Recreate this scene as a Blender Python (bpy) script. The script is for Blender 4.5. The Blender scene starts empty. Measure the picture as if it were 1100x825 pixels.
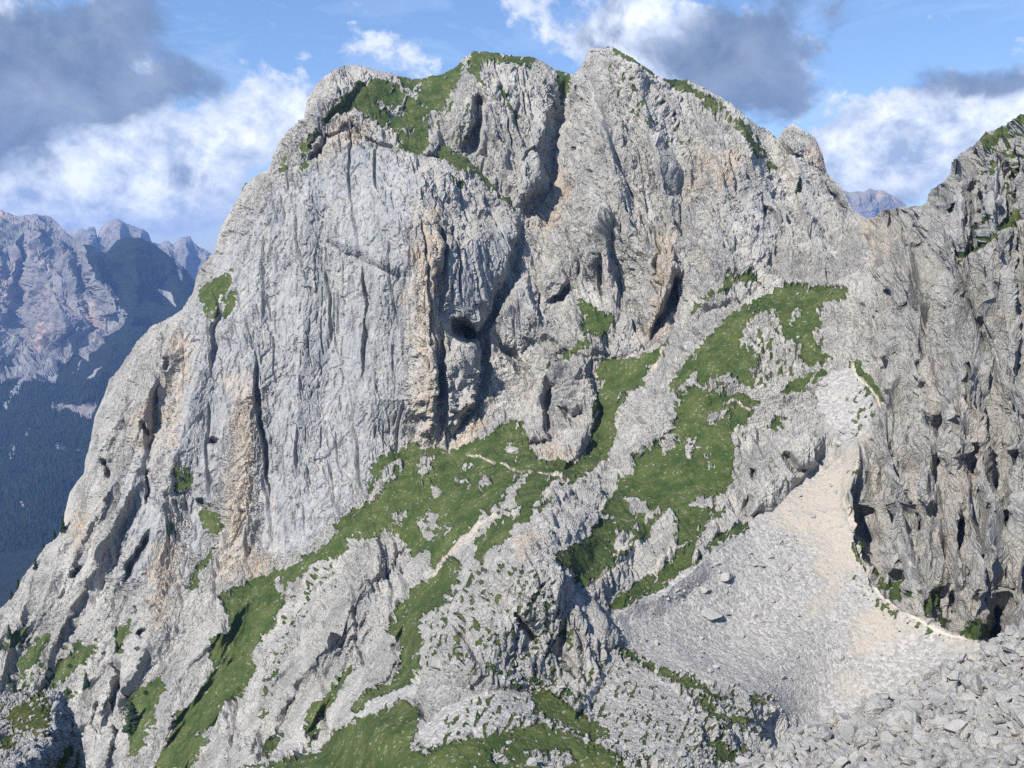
import bpy, math, random, time
import numpy as np
T0 = time.time()
rng = np.random.default_rng(7)
random.seed(7)
scene = bpy.context.scene
COL = scene.collection
R = math.radians
ZC = 1200.0                      # eye height over the valley floor, metres
FPX = 953.0                      # focal length for a 1100 px wide frame
HOR = 265.0                      # row of the horizon
PITCH = math.atan((412.5 - HOR) / FPX)
CP, SP = math.cos(PITCH), math.sin(PITCH)

def ray(x, y):
    """bearing of a point of the survey grid: X and Z per metre of Y"""
    a = (x - 550.0) / FPX; b = (412.5 - y) / FPX
    dy = CP + b * SP; dz = -SP + b * CP
    return a / dy, dz / dy
def place(x, y, Y):
    rx, rz = ray(x, y)
    return np.stack([rx * Y, Y * np.ones_like(rx), ZC + rz * Y], -1)

# ---------------------------------------------------------------- noise
_perm = rng.permutation(512).astype(np.int32) % 512
def _h(ix, iy, iz, seed):
    a = _perm[(ix + seed * 37) & 511]
    a = _perm[(a + iy) & 511]
    return _perm[(a + iz + seed * 11) & 511]
_g = rng.normal(size=(512, 3)).astype(np.float32); _g /= np.linalg.norm(_g, axis=1)[:, None]
_u = rng.random((512, 6)).astype(np.float32)
def perlin(p, seed=0):
    i = np.floor(p).astype(np.int32); f = (p - i).astype(np.float32)
    w = f * f * f * (f * (f * 6 - 15) + 10)
    out = np.zeros(p.shape[:-1], np.float32)
    for dx in (0, 1):
        wx = w[..., 0] if dx else 1 - w[..., 0]
        for dy in (0, 1):
            wy = wx * (w[..., 1] if dy else 1 - w[..., 1])
            for dz in (0, 1):
                g = _g[_h(i[..., 0] + dx, i[..., 1] + dy, i[..., 2] + dz, seed)]
                d = g[..., 0] * (f[..., 0] - dx) + g[..., 1] * (f[..., 1] - dy) + g[..., 2] * (f[..., 2] - dz)
                out += d * wy * (w[..., 2] if dz else 1 - w[..., 2])
    return out * 1.5
def fbm(p, octv, seed=0, gain=.5, lac=2.03):
    o = np.zeros(p.shape[:-1], np.float32); a = 1.0
    for k in range(octv):
        o += a * perlin(p, seed + k); p = p * lac + 13.7; a *= gain
    return o
def ridged(p, octv, seed=0, gain=.5, lac=2.1):
    o = np.zeros(p.shape[:-1], np.float32); a = 1.0; prev = 1.0
    for k in range(octv):
        n = 1 - np.abs(perlin(p, seed + k)) * 1.6
        n = np.clip(n, 0, 1) ** 2
        o += a * n * prev; prev = np.clip(n * 1.3, 0, 1); p = p * lac + 7.3; a *= gain
    return o
def cells(p, seed=0, tilt=.6):
    """faceted stone: every cell of a Voronoi diagram is its own tilted plane; returns height, edge distance, cell random"""
    sh = p.shape[:-1]; p = p.reshape(-1, 3).astype(np.float32)
    n = len(p); H = np.empty(n, np.float32); E = np.empty(n, np.float32); Q = np.empty(n, np.float32)
    CH = 200000
    for s in range(0, n, CH):
        q = p[s:s + CH]; i = np.floor(q).astype(np.int32); f = q - i
        d1 = np.full(len(q), 9., np.float32); d2 = d1.copy(); id1 = np.zeros(len(q), np.int32)
        off = np.zeros((len(q), 3), np.float32)
        for dx in (-1, 0, 1):
            for dy in (-1, 0, 1):
                for dz in (-1, 0, 1):
                    h = _h(i[:, 0] + dx, i[:, 1] + dy, i[:, 2] + dz, seed)
                    u = _u[h]
                    vx = dx + u[:, 0] - f[:, 0]; vy = dy + u[:, 1] - f[:, 1]; vz = dz + u[:, 2] - f[:, 2]
                    d = vx * vx + vy * vy + vz * vz
                    m = d < d1
                    d2 = np.where(m, d1, np.minimum(d2, d)); d1 = np.where(m, d, d1)
                    id1 = np.where(m, h, id1)
                    off[m, 0] = vx[m]; off[m, 1] = vy[m]; off[m, 2] = vz[m]
        g = _g[(id1 * 7 + 3) & 511]; u = _u[id1]
        H[s:s + CH] = u[:, 3] - .5 + tilt * (off * g).sum(1)
        E[s:s + CH] = np.sqrt(d2) - np.sqrt(d1); Q[s:s + CH] = u[:, 4]
    return H.reshape(sh), E.reshape(sh), Q.reshape(sh)

# ---------------------------------------------------------------- survey raster
TILE = {1: (0, 0, 2.946), 2: (360, 0, 2.895), 3: (730, 0, 2.946), 4: (0, 270, 2.946), 5: (360, 270, 2.895),
        6: (730, 270, 2.946), 7: (0, 545, 2.946), 8: (360, 545, 2.895), 9: (730, 545, 2.946), 0: (0, 0, 1.0)}
def tp(t, s):
    """'x,y x,y ...' in the units of a survey sheet -> array"""
    x0, y0, k = TILE[t]
    a = np.array([[float(v) for v in w.split(',')] for w in s.split()])
    return a / k + np.array([x0, y0])

class Raster:
    def __init__(self, x0, x1, y0, y1):
        self.x0, self.y0 = x0, y0
        self.X, self.Y = np.meshgrid(np.arange(x0, x1 + 1, dtype=np.float32), np.arange(y0, y1 + 1, dtype=np.float32))
        self.shape = self.X.shape
        P = np.stack([self.X, self.Y, self.X * 0], -1)
        self.wx = 6 * fbm(P / 26, 3, 5); self.wy = 6 * fbm(P / 26, 3, 15)
    def box(self, pts, pad):
        h, w = self.shape
        x0 = int(max(0, pts[:, 0].min() - pad - self.x0)); x1 = int(min(w, pts[:, 0].max() + pad - self.x0 + 1))
        y0 = int(max(0, pts[:, 1].min() - pad - self.y0)); y1 = int(min(h, pts[:, 1].max() + pad - self.y0 + 1))
        return slice(y0, max(y0, y1)), slice(x0, max(x0, x1))
    def line(self, pts, sl, warp=.35):
        X = self.X[sl] + warp * self.wx[sl]; Y = self.Y[sl] + warp * self.wy[sl]
        best = np.full(X.shape, 1e9, np.float32); side = np.zeros(X.shape, np.float32); tt = np.zeros(X.shape, np.float32)
        L = np.r_[0, np.cumsum(np.hypot(*np.diff(pts, axis=0).T))]
        for k in range(len(pts) - 1):
            a, b = pts[k], pts[k + 1]; d = b - a; l2 = max((d * d).sum(), 1e-6)
            t = np.clip(((X - a[0]) * d[0] + (Y - a[1]) * d[1]) / l2, 0, 1)
            ex = X - a[0] - t * d[0]; ey = Y - a[1] - t * d[1]
            r = ex * ex + ey * ey; m = r < best
            best = np.where(m, r, best); side = np.where(m, d[0] * ey - d[1] * ex, side)
            tt = np.where(m, (L[k] + t * (L[k + 1] - L[k])) / L[-1], tt)
        return np.sqrt(best), side, tt
    def sdf(self, pts, pad=24, warp=.5):
        """positive inside"""
        sl = self.box(pts, pad)
        X = self.X[sl] + warp * self.wx[sl]; Y = self.Y[sl] + warp * self.wy[sl]
        if X.size == 0: return sl, X
        best = np.full(X.shape, 1e9, np.float32); inside = np.zeros(X.shape, bool)
        n = len(pts)
        for k in range(n):
            a, b = pts[k], pts[(k + 1) % n]; d = b - a; l2 = max((d * d).sum(), 1e-6)
            t = np.clip(((X - a[0]) * d[0] + (Y - a[1]) * d[1]) / l2, 0, 1)
            r = (X - a[0] - t * d[0]) ** 2 + (Y - a[1] - t * d[1]) ** 2
            best = np.minimum(best, r)
            if abs(d[1]) > 1e-9:
                c = ((a[1] > Y) != (b[1] > Y)) & (X < d[0] * (Y - a[1]) / d[1] + a[0])
                inside ^= c
        s = np.sqrt(best); return sl, np.where(inside, s, -s)
    def mask(self, polys, pad=24, warp=.5):
        f = np.full(self.shape, -float(pad), np.float32)
        for p in polys:
            sl, s = self.sdf(p, pad, warp)
            f[sl] = np.maximum(f[sl], s)
        return f
    def sample(self, F, x, y):
        u = np.clip(x - self.x0, 0, self.shape[1] - 1.001); v = np.clip(y - self.y0, 0, self.shape[0] - 1.001)
        i = u.astype(int); j = v.astype(int); a = u - i; b = v - j
        return (F[j, i] * (1 - a) + F[j, i + 1] * a) * (1 - b) + (F[j + 1, i] * (1 - a) + F[j + 1, i + 1] * a) * b

def rbf(ctrl, ras):
    """thin plate through the surveyed distances (in log metres)"""
    c = np.array(ctrl, float); p = c[:, :2] / 100; v = np.log(c[:, 2]); n = len(p)
    def U(r2): return .5 * r2 * np.log(np.maximum(r2, 1e-9))
    A = np.zeros((n + 3, n + 3)); d = ((p[:, None] - p[None]) ** 2).sum(-1)
    A[:n, :n] = U(d) + np.eye(n) * .02; A[:n, n] = 1; A[:n, n + 1:] = p; A[n, :n] = 1; A[n + 1:, :n] = p.T
    w = np.linalg.solve(A, np.r_[v, 0, 0, 0])
    st = 4
    gx = np.arange(ras.x0, ras.x0 + ras.shape[1] + st, st); gy = np.arange(ras.y0, ras.y0 + ras.shape[0] + st, st)
    GX, GY = np.meshgrid(gx / 100., gy / 100.)
    o = w[n] + w[n + 1] * GX + w[n + 2] * GY
    for k in range(n): o += w[k] * U((GX - p[k, 0]) ** 2 + (GY - p[k, 1]) ** 2)
    u = (ras.X - ras.x0) / st; v2 = (ras.Y - ras.y0) / st; i = u.astype(int); j = v2.astype(int); a = u - i; b = v2 - j
    i1 = np.minimum(i + 1, o.shape[1] - 1); j1 = np.minimum(j + 1, o.shape[0] - 1)
    return np.exp((o[j, i] * (1 - a) + o[j, i1] * a) * (1 - b) + (o[j1, i] * (1 - a) + o[j1, i1] * a) * b).astype(np.float32)

def blur(F, r):
    k = np.ones(2 * r + 1) / (2 * r + 1)
    for _ in range(2):
        for ax in (0, 1):
            Fp = np.pad(F, [(r, r) if a == ax else (0, 0) for a in (0, 1)], mode='edge')
            c = np.cumsum(Fp, axis=ax, dtype=np.float64); c = np.insert(c, 0, 0, axis=ax)
            if ax == 0: F = (c[2 * r + 1:] - c[:-2 * r - 1]) / (2 * r + 1)
            else: F = (c[:, 2 * r + 1:] - c[:, :-2 * r - 1]) / (2 * r + 1)
    return F.astype(np.float32)

def rib(ras, D, pts, wl, wr, amp, pw=1.15, ends=.12):
    """a crest coming out of the face; wl / wr = how far it falls off left / right (walking the line downwards)"""
    sl = ras.box(pts, max(wl, wr) + 6); d, side, t = ras.line(pts, sl)
    w = np.where(side > 0, wl, wr)
    e = np.clip(np.minimum(t, 1 - t) / ends, 0, 1)
    D[sl] -= amp * e * np.clip(1 - d / w, 0, 1) ** pw
def crack(ras, D, pts, w, depth):
    sl = ras.box(pts, w + 6); d, side, t = ras.line(pts, sl, .5)
    e = np.clip(np.minimum(t, 1 - t) / .25, 0, 1)
    D[sl] += depth * e * np.clip(1.4 * (1 - d / (w * (e * .7 + .3))), 0, 1)
def bulge(ras, D, pts, w, amp):
    sl, s = ras.sdf(pts, 10); q = np.clip(s / w, 0, 1); D[sl] -= amp * (1 - (1 - q) ** 2)

# ---------------------------------------------------------------- mesh helpers
def mesh_obj(name, V, F, attrs=None, mat=None, smooth=None):
    me = bpy.data.meshes.new(name)
    V = np.asarray(V, np.float32); F = np.asarray(F, np.int32)
    me.vertices.add(len(V)); me.vertices.foreach_set('co', V.ravel())
    k = F.shape[1]
    me.loops.add(F.size); me.loops.foreach_set('vertex_index', F.ravel())
    me.polygons.add(len(F)); me.polygons.foreach_set('loop_start', np.arange(len(F), dtype=np.int32) * k)
    me.polygons.foreach_set('loop_total', np.full(len(F), k, np.int32))
    if smooth is None: smooth = np.zeros(len(F), bool)
    elif smooth is True: smooth = np.ones(len(F), bool)
    me.polygons.foreach_set('use_smooth', smooth)
    for an, av in (attrs or {}).items():
        if av.ndim == 2:
            a = me.attributes.new(an, 'FLOAT_VECTOR', 'POINT'); a.data.foreach_set('vector', av.astype(np.float32).ravel())
        else:
            a = me.attributes.new(an, 'FLOAT', 'POINT'); a.data.foreach_set('value', av.astype(np.float32))
    me.update(calc_edges=True)
    o = bpy.data.objects.new(name, me); COL.objects.link(o)
    if mat: me.materials.append(mat)
    return o
def tag(o, label=None, cat=None, group=None, kind=None):
    if label: o['label'] = label
    if cat: o['category'] = cat
    if group: o['group'] = group
    if kind: o['kind'] = kind
    return o

class Grid:
    """clamped lattice under a skyline"""
    def __init__(self, x0, x1, ybot, sky, step, jag=1.2, seed=3):
        self.xs = np.arange(x0, x1, step); ytop = np.interp(self.xs, sky[:, 0], sky[:, 1])
        q = np.stack([self.xs, self.xs * 0, self.xs * 0], -1)
        ytop = ytop + jag * (fbm(q / 9, 3, seed) + .8 * perlin(q / 2.3, seed + 9))
        self.ytop = ytop
        ys = np.arange(ytop.min() - step, ybot, step)
        Yg = np.maximum(ys[:, None], ytop[None]); Xg = np.broadcast_to(self.xs[None], Yg.shape)
        self.x, self.y = Xg.copy(), Yg.copy(); self.shape = Yg.shape
        act = ys[:, None] > ytop[None]           # below the skyline
        self.face = act[1:, :-1] | act[1:, 1:]
        self.first = np.argmax(act, axis=0) - 1  # row of the skyline vertex in every column
        h, w = self.shape
        idx = np.arange(h * w).reshape(h, w)
        self.quads = np.stack([idx[:-1, :-1], idx[1:, :-1], idx[1:, 1:], idx[:-1, 1:]], -1)

def build_parts(P, quads, attrs, cls, table, mat):
    """cut one continuous surface into named pieces that share their borders"""
    out = {}
    V = P.reshape(-1, 3)
    for k, (name, smooth) in table.items():
        q = quads[cls == k]
        if len(q) == 0: continue
        # drop faces that are collapsed
        used, inv = np.unique(q, return_inverse=True)
        F = inv.reshape(q.shape)
        o = mesh_obj(name, V[used], F, {a: v.reshape(-1, v.shape[-1])[used] if v.ndim == 3 else v.ravel()[used] for a, v in attrs.items()}, mat,
                     np.full(len(F), bool(smooth)))
        out[k] = o
    return out
def normals(P):
    a = np.gradient(P, axis=1); b = np.gradient(P, axis=0)
    n = np.cross(a, b); l = np.linalg.norm(n, axis=-1, keepdims=True)
    return n / np.maximum(l, 1e-9)
# ---------------------------------------------------------------- materials
class NT:
    def __init__(self, tree): self.t = tree; self.n = tree.nodes; self.l = tree.links
    def new(self, k, **kw):
        nd = self.n.new(k)
        for a, v in kw.items(): setattr(nd, a, v)
        return nd
    def put(self, sock, v):
        if isinstance(v, (int, float)): sock.default_value = v
        elif isinstance(v, (tuple, list)): sock.default_value = tuple(v) if len(v) == len(sock.default_value) else tuple(v) + (1,)
        else: self.l.new(v, sock)
    def m(self, op, a, b=0.0, c=None, clamp=False):
        nd = self.new('ShaderNodeMath', operation=op, use_clamp=clamp); self.put(nd.inputs[0], a); self.put(nd.inputs[1], b)
        if c is not None: self.put(nd.inputs[2], c)
        return nd.outputs[0]
    def mix(self, f, a, b, mode='MIX'):
        nd = self.new('ShaderNodeMix', data_type='RGBA', blend_type=mode); self.put(nd.inputs[0], f); self.put(nd.inputs[6], a); self.put(nd.inputs[7], b)
        return nd.outputs[2]
    def rng(self, v, a, b, c=0., d=1., smooth=False):
        nd = self.new('ShaderNodeMapRange'); nd.interpolation_type = 'SMOOTHSTEP' if smooth else 'LINEAR'
        for s, w in zip(nd.inputs[:5], (v, a, b, c, d)): self.put(s, w)
        return nd.outputs[0]
    def noise(self, vec, scale, detail=4, rough=.55, dist=0., out=0):
        nd = self.new('ShaderNodeTexNoise'); self.put(nd.inputs['Vector'], vec)
        nd.inputs['Scale'].default_value = scale; nd.inputs['Detail'].default_value = detail; nd.inputs['Roughness'].default_value = rough
        nd.inputs['Distortion'].default_value = dist; return nd.outputs[out]
    def voro(self, vec, scale, feat='F1', out='Distance', rand=1.):
        nd = self.new('ShaderNodeTexVoronoi', feature=feat); self.put(nd.inputs['Vector'], vec); nd.inputs['Scale'].default_value = scale
        nd.inputs['Randomness'].default_value = rand; return nd.outputs[out]
    def attr(self, name):
        nd = self.new('ShaderNodeAttribute', attribute_name=name); sp = self.new('ShaderNodeSeparateXYZ'); self.l.new(nd.outputs['Vector'], sp.inputs[0]); return sp.outputs
    def scaled(self, vec, s, rot=(0, 0, 0)):
        nd = self.new('ShaderNodeMapping'); self.put(nd.inputs['Vector'], vec); nd.inputs['Scale'].default_value = s; nd.inputs['Rotation'].default_value = rot; return nd.outputs[0]
def new_mat(name):
    m = bpy.data.materials.new(name); m.use_nodes = True; t = NT(m.node_tree); t.n.clear()
    out = t.new('ShaderNodeOutputMaterial'); b = t.new('ShaderNodeBsdfPrincipled'); t.l.new(b.outputs[0], out.inputs[0])
    b.inputs['Roughness'].default_value = .95; b.inputs['Specular IOR Level'].default_value = .15
    pos = t.new('ShaderNodeNewGeometry').outputs['Position']
    return m, t, b, pos
def bump(t, b, h, dist, strength=1.0, prev=None):
    nd = t.new('ShaderNodeBump'); nd.inputs['Strength'].default_value = strength; nd.inputs['Distance'].default_value = dist
    t.put(nd.inputs['Height'], h)
    if prev is not None: t.l.new(prev, nd.inputs['Normal'])
    return nd.outputs[0]

def rock_material():
    m, t, b, pos = new_mat('limestone_and_turf')
    g, s, tan = t.attr('m1'); warm, blue, path = t.attr('m2'); q1, q2, rgh = t.attr('m3')
    up = t.scaled(pos, (1, 1, .22))
    n1 = t.noise(up, .035, 5, .6); n2 = t.noise(up, .16, 5, .65, .6); n3 = t.noise(pos, .5, 5, .7); n4 = t.noise(t.scaled(pos, (1, 1, .12)), .28, 4, .6, .4)
    n5 = t.noise(pos, 1.6, 4, .7)
    # limestone: pale grey, cream where fresh, blue grey where water runs
    rock = t.mix(t.rng(n1, .38, .62), (.28, .27, .25), (.46, .437, .395))
    rock = t.mix(t.rng(n2, .52, .68, 0, .7), rock, (.53, .505, .46))
    rock = t.mix(t.m('MULTIPLY', blue, t.rng(n4, .3, .62, .25, .95)), rock, (.28, .287, .298))
    rock = t.mix(t.m('MULTIPLY', t.rng(blue, .5, 0.), t.rng(n4, .62, .8, 0, .7)), rock, (.22, .225, .225))
    rock = t.mix(t.rng(n4, .42, .3, 0, .6), rock, (.47, .41, .32))
    rock = t.mix(t.m('MULTIPLY', warm, t.rng(n4, .35, .62, .15, .9)), rock, (.51, .385, .255))
    rock = t.mix(t.rng(q2, 0, 1, 0, .28), rock, (.47, .45, .415)); rock = t.mix(t.rng(q1, .6, 1, 0, .25), rock, (.24, .238, .23))
    st = t.noise(t.scaled(pos, (1, 1, .035)), .5, 4, .6, .2); rock = t.mix(t.m('MULTIPLY', t.rng(blue, 0, 1, .3, 1), t.rng(st, .52, .64, 0, .8)), rock, (.17, .176, .186)); rock = t.mix(t.m('MULTIPLY', blue, t.rng(st, .42, .3, 0, .6)), rock, (.48, .455, .41))
    rock = t.mix(t.rng(n2, .44, .32, 0, .45), rock, (.215, .212, .205))
    rock = t.mix(t.rng(n3, .6, .74, 0, .35), rock, (.16, .16, .155))          # lichen and black algae
    rock = t.mix(t.rng(n3, .42, .32, 0, .35), rock, (.55, .53, .49))
    rock = t.mix(t.rng(n5, .57, .7, 0, .4), rock, (.17, .165, .155))
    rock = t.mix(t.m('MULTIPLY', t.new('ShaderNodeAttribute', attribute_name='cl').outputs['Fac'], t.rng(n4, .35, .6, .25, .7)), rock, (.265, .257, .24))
    # scree
    v = t.voro(pos, 1.1, 'F1', 'Color'); sv = t.new('ShaderNodeSeparateXYZ'); t.l.new(v, sv.inputs[0])
    grav = t.mix(sv.outputs[0], (.255, .244, .228), (.44, .42, .39)); grav = t.mix(t.rng(n3, .55, .7, 0, .6), grav, (.22, .215, .2))
    sand = t.mix(t.rng(n5, .35, .65), (.43, .37, .29), (.36, .325, .275))
    tt = t.m('MULTIPLY', t.m('ADD', tan, t.rng(n3, .3, .7, -.15, .15), clamp=True), .8)
    grav = t.mix(tt, grav, sand)
    base = t.mix(s, rock, grav)
    # turf
    gn = t.noise(pos, .09, 4, .6); gf = t.noise(pos, 1.3, 4, .7); gd = t.noise(t.scaled(pos, (1, 1, 1)), .35, 4, .65)
    turf = t.mix(t.rng(gn, .38, .64), (.030, .055, .014), (.072, .092, .027)); turf = t.mix(t.rng(gd, .5, .7, 0, .8), turf, (.105, .1, .038))
    turf = t.mix(t.rng(gf, .52, .7, 0, .7), turf, (.03, .05, .014)); turf = t.mix(t.rng(gf, .4, .3, 0, .6), turf, (.105, .118, .042))
    speck = t.rng(t.m('ADD', t.noise(pos, .75, 3, .6), t.m('MULTIPLY', gn, .35)), .80, .86, 0, .45)
    turf = t.mix(speck, turf, (.36, .345, .31))
    gm = t.rng(t.m('ADD', g, t.rng(n3, .25, .75, -.35, .35)), .38, .62)
    base = t.mix(gm, base, turf)
    base = t.mix(t.m('MULTIPLY', path, 1.3, clamp=True), base, (.52, .46, .37))
    t.l.new(base, b.inputs['Base Color'])
    vc = t.voro(t.scaled(pos, (1, 1, .6), (0, R(-20), 0)), .3, 'F1', 'Color'); vs = t.new('ShaderNodeSeparateXYZ'); t.l.new(vc, vs.inputs[0])
    h1 = t.m('ADD', t.m('MULTIPLY', n3, 1.5), t.m('MULTIPLY', n5, .6)); h1 = t.m('ADD', h1, t.m('MULTIPLY', t.noise(t.scaled(pos, (1, 1, .5)), .2, 3, .6), 2.2))
    ck = t.voro(t.scaled(pos, (1, 1, .5), (0, R(28), 0)), .55, 'DISTANCE_TO_EDGE')
    h1 = t.m('ADD', h1, t.m('MULTIPLY', t.rng(ck, 0, .12, -.35, 0), t.m('SUBTRACT', 1., s)))
    rk = t.m('SUBTRACT', 1., t.m('MAXIMUM', g, t.m('MULTIPLY', s, .6)))
    nrm = bump(t, b, t.m('MULTIPLY', h1, t.m('MULTIPLY', t.rng(rk, 0, 1, .22, 1), t.rng(rgh, .2, 1, .5, 1))), 1.05, .95)
    gv = t.m('MULTIPLY', t.m('SUBTRACT', sv.outputs[1], t.voro(pos, 1.1)), t.m('MULTIPLY', s, t.rng(tan, 0, 1, 1, .35)))
    nrm = bump(t, b, gv, .35, .45, nrm)
    t.l.new(nrm, b.inputs['Normal'])
    return m
MAT_ROCK = rock_material()
def near_material(name, attrs=True):
    m, t, b, pos = new_mat(name)
    n1 = t.noise(pos, .3, 4, .6); n2 = t.noise(pos, 1.4, 5, .65); n3 = t.noise(pos, 6, 4, .7)
    c = t.mix(t.rng(n1, .35, .65), (.335, .327, .31) if not attrs else (.35, .342, .325), (.47, .45, .415) if not attrs else (.49, .468, .43)); c = t.mix(t.rng(n2, .55, .72, 0, .6), c, (.26, .275, .295)); c = t.mix(t.rng(n3, .58, .72, 0, .4), c, (.17, .17, .165))
    c = t.mix(t.rng(n2, .4, .3, 0, .5), c, (.56, .54, .50)); c = t.mix(t.rng(n1, .62, .72, 0, .5), c, (.47, .38, .26))
    hs = 1.
    if attrs:
        q1, q2, q3 = t.attr('m3'); g, _, _ = t.attr('m1'); c = t.mix(t.rng(q1, 0, 1, 0, .45), c, (.28, .295, .32)); c = t.mix(t.rng(q2, .5, 1, 0, .45), c, (.58, .56, .52))
        turf = t.mix(t.rng(n2, .38, .62), (.035, .06, .016), (.10, .11, .035)); turf = t.mix(t.rng(n3, .5, .65, 0, .5), turf, (.13, .12, .06))
        c = t.mix(t.rng(t.m('ADD', g, t.rng(n3, .3, .7, -.25, .25)), .4, .6), c, turf)
    t.l.new(c, b.inputs['Base Color']); t.l.new(bump(t, b, t.m('ADD', n2, t.m('MULTIPLY', n3, .5)), .7, .9), b.inputs['Normal']); return m
MAT_NEAR = near_material('broken_limestone'); MAT_BLD = near_material('boulder_limestone', False)
# ---------------------------------------------------------------- the mountain: survey
STEP = 0.75
SKY = np.array([(-80,700),(-40,672),(0,653),(20,634),(25,621),(37,606),(47,591),(64,574),(70,562),(73,545),(78,525),(90,508),(93,487),(98,467),
(103,443),(112,423),(117,407),(127,396),(136,382),(146,368),(161,351),(183,341),(195,333),(207,314),(212,297),(219,285),(231,270),(238,244),
(251,221),(261,200),(271,190),(287,182),(292,173),(299,153),(312,137),(326,126),(330,105),(340,90),(350,81),(360,74),(370,69),(384,69),(401,74),
(429,81),(443,85),(474,80),(491,71),(498,62),(508,55),(522,55),(543,59),(567,61),(581,64),(595,74),(614,80),(624,74),(633,55),(637,51),(647,52),
(657,50),(671,57),(692,71),(709,83),(723,86),(738,85),(750,91),(764,98),(781,109),(798,122),(818,136),(830,144),(835,149),(843,136),(852,132),(862,138),
(876,149),(883,163),(888,185),(898,195),(907,207),(917,227),(925,231),(931,235),(940,232),(947,225),(968,222),(981,221),(996,221),(1002,204),
(1017,187),(1020,173),(1032,161),(1046,153),(1059,141),(1076,134),(1090,124),(1100,120),(1180,88)], float)
CTRL = [(-70,720,470),(-60,860,400),(0,655,500),(72,550,520),(100,455,530),(161,351,545),(207,314,550),(238,244,550),(300,153,545),(340,90,560),(384,69,590),
(443,85,600),(508,55,600),(581,64,610),(614,80,615),(647,52,588),(709,83,592),(750,91,596),(830,144,578),(852,132,582),(888,185,560),(930,234,520),
(968,222,455),(1017,187,395),(1100,120,352),(1170,90,335),
(330,200,520),(330,350,490),(300,500,458),(250,600,442),(150,500,490),(100,600,480),(450,300,485),(450,470,455),(520,250,510),(560,200,550),
(560,350,490),(600,300,505),(700,200,530),(700,300,490),(800,250,500),(900,280,468),(800,150,556),(650,130,562),(500,150,560),(400,150,548),
(400,100,572),(440,140,560),(350,125,548),(480,175,548),
(640,350,470),(700,365,462),(760,310,460),(830,320,450),(900,310,448),(940,330,405),(200,450,485),(200,350,515),
(880,400,392),(900,470,350),(880,560,312),(930,620,288),(850,700,258),(850,780,238),(1000,660,266),(1050,690,252),(1060,760,222),(900,860,210),(1170,860,185),
(750,600,286),(700,650,264),(780,680,266),(800,500,345),(750,430,388),(700,450,398),(650,500,385),(640,600,278),(600,470,422),(560,460,440),
(500,500,420),(440,490,440),(400,540,415),(370,590,400),(300,610,422),(230,630,432),(200,680,412),(250,700,380),(200,800,345),(100,700,445),(50,700,475),
(100,800,400),(0,800,420),(50,860,375),(130,860,350),
(420,600,378),(350,700,338),(300,800,308),(400,700,318),(350,800,278),(300,860,270),(450,600,365),(500,560,350),(480,640,300),(440,720,265),(400,790,222),
(430,860,185),(300,825,262),(590,560,284),(612,640,248),(622,680,240),(630,610,264),(520,620,266),(650,640,258),(460,700,245),(600,700,238),(700,700,243),(560,760,204),(700,780,200),(800,770,218),
(600,860,168),(780,860,185),
(950,300,405),(950,450,346),(930,550,306),(950,600,290),(1000,640,272),(1060,680,252),(1000,300,366),(1000,450,322),(1050,300,345),(1100,300,328),
(1100,500,284),(1100,650,248),(1060,550,278),(1050,450,307),(1170,300,314),(1170,600,248),(1170,700,228)]
ras = Raster(-80, 1180, 20, 872)
D = rbf(CTRL, ras)
Dbase = D.copy()
V = lambda t, s: tp(t, s)
def B(t, s, w, a): bulge(ras, D, V(t, s), w, a)
def C(t, s, w, a): crack(ras, D, V(t, s), w, a)
def K(t, s, wl, wr, a, pw=1.15): rib(ras, D, V(t, s), wl, wr, a, pw)
# the great wall
K(0, '462,150 456,200 452,240 458,300 462,350 463,400 457,470', 110, 78, 27)
K(0, '463,370 468,420 460,475', 12, 14, 6)
B(0, '350,140 380,120 430,150 455,165 530,190 565,228 556,262 548,300 525,340 500,400 480,480 440,480 440,400 430,300 350,260', 12, 7)
C(0, '566,215 558,262 549,300 530,335 517,360 521,400 505,440 480,480', 10, 10)
B(0, '490,360 515,368 521,400 516,430 500,450 485,475 475,440 476,390', 14, 9)
B(0, '484,230 540,225 556,250 548,295 520,335 500,345 486,320 478,280', 30, 4)
C(0, '487,345 500,355 512,362', 12, 34); C(0, '500,350 512,366', 10, 22)
C(0, '470,225 476,270 474,320 478,345', 7, 7)
C(0, '478,345 474,380 478,430 470,478', 7, 8)
K(0, '335,170 322,260 325,360 318,470 300,590', 60, 30, 9)
K(0, '400,170 410,260 405,340 398,440 392,520', 26, 34, 6)
K(0, '300,160 270,260 262,360 268,470 240,610', 34, 34, 10)
K(0, '250,260 225,350 200,450 170,560 140,650', 30, 26, 10)
K(0, '205,320 160,430 140,520 95,640', 26, 18, 9)
K(0, '150,370 118,470 100,560 62,640', 20, 14, 7)
C(0, '276,370 274,430 285,480 290,540', 4, 7); C(0, '386,270 390,300 393,330 390,420', 4, 6)
C(0, '160,270 175,350 168,430 160,520', 4, 5); C(0, '230,300 236,330 226,400', 5, 6)
C(0, '163,565 152,590 132,628', 7, 14); C(0, '155,490 160,540 152,552', 5, 9); C(0, '108,490 118,515', 7, 10)
C(0, '70,622 85,612 95,610', 5, 8); C(0, '178,380 181,400', 6, 9); C(0, '222,470 236,478', 5, 8); C(0, '150,450 162,470', 5, 7)
C(0, '148,678 156,682', 8, 12); C(0, '208,535 232,548', 4, 7); C(0, '265,594 272,596', 6, 10)
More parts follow.
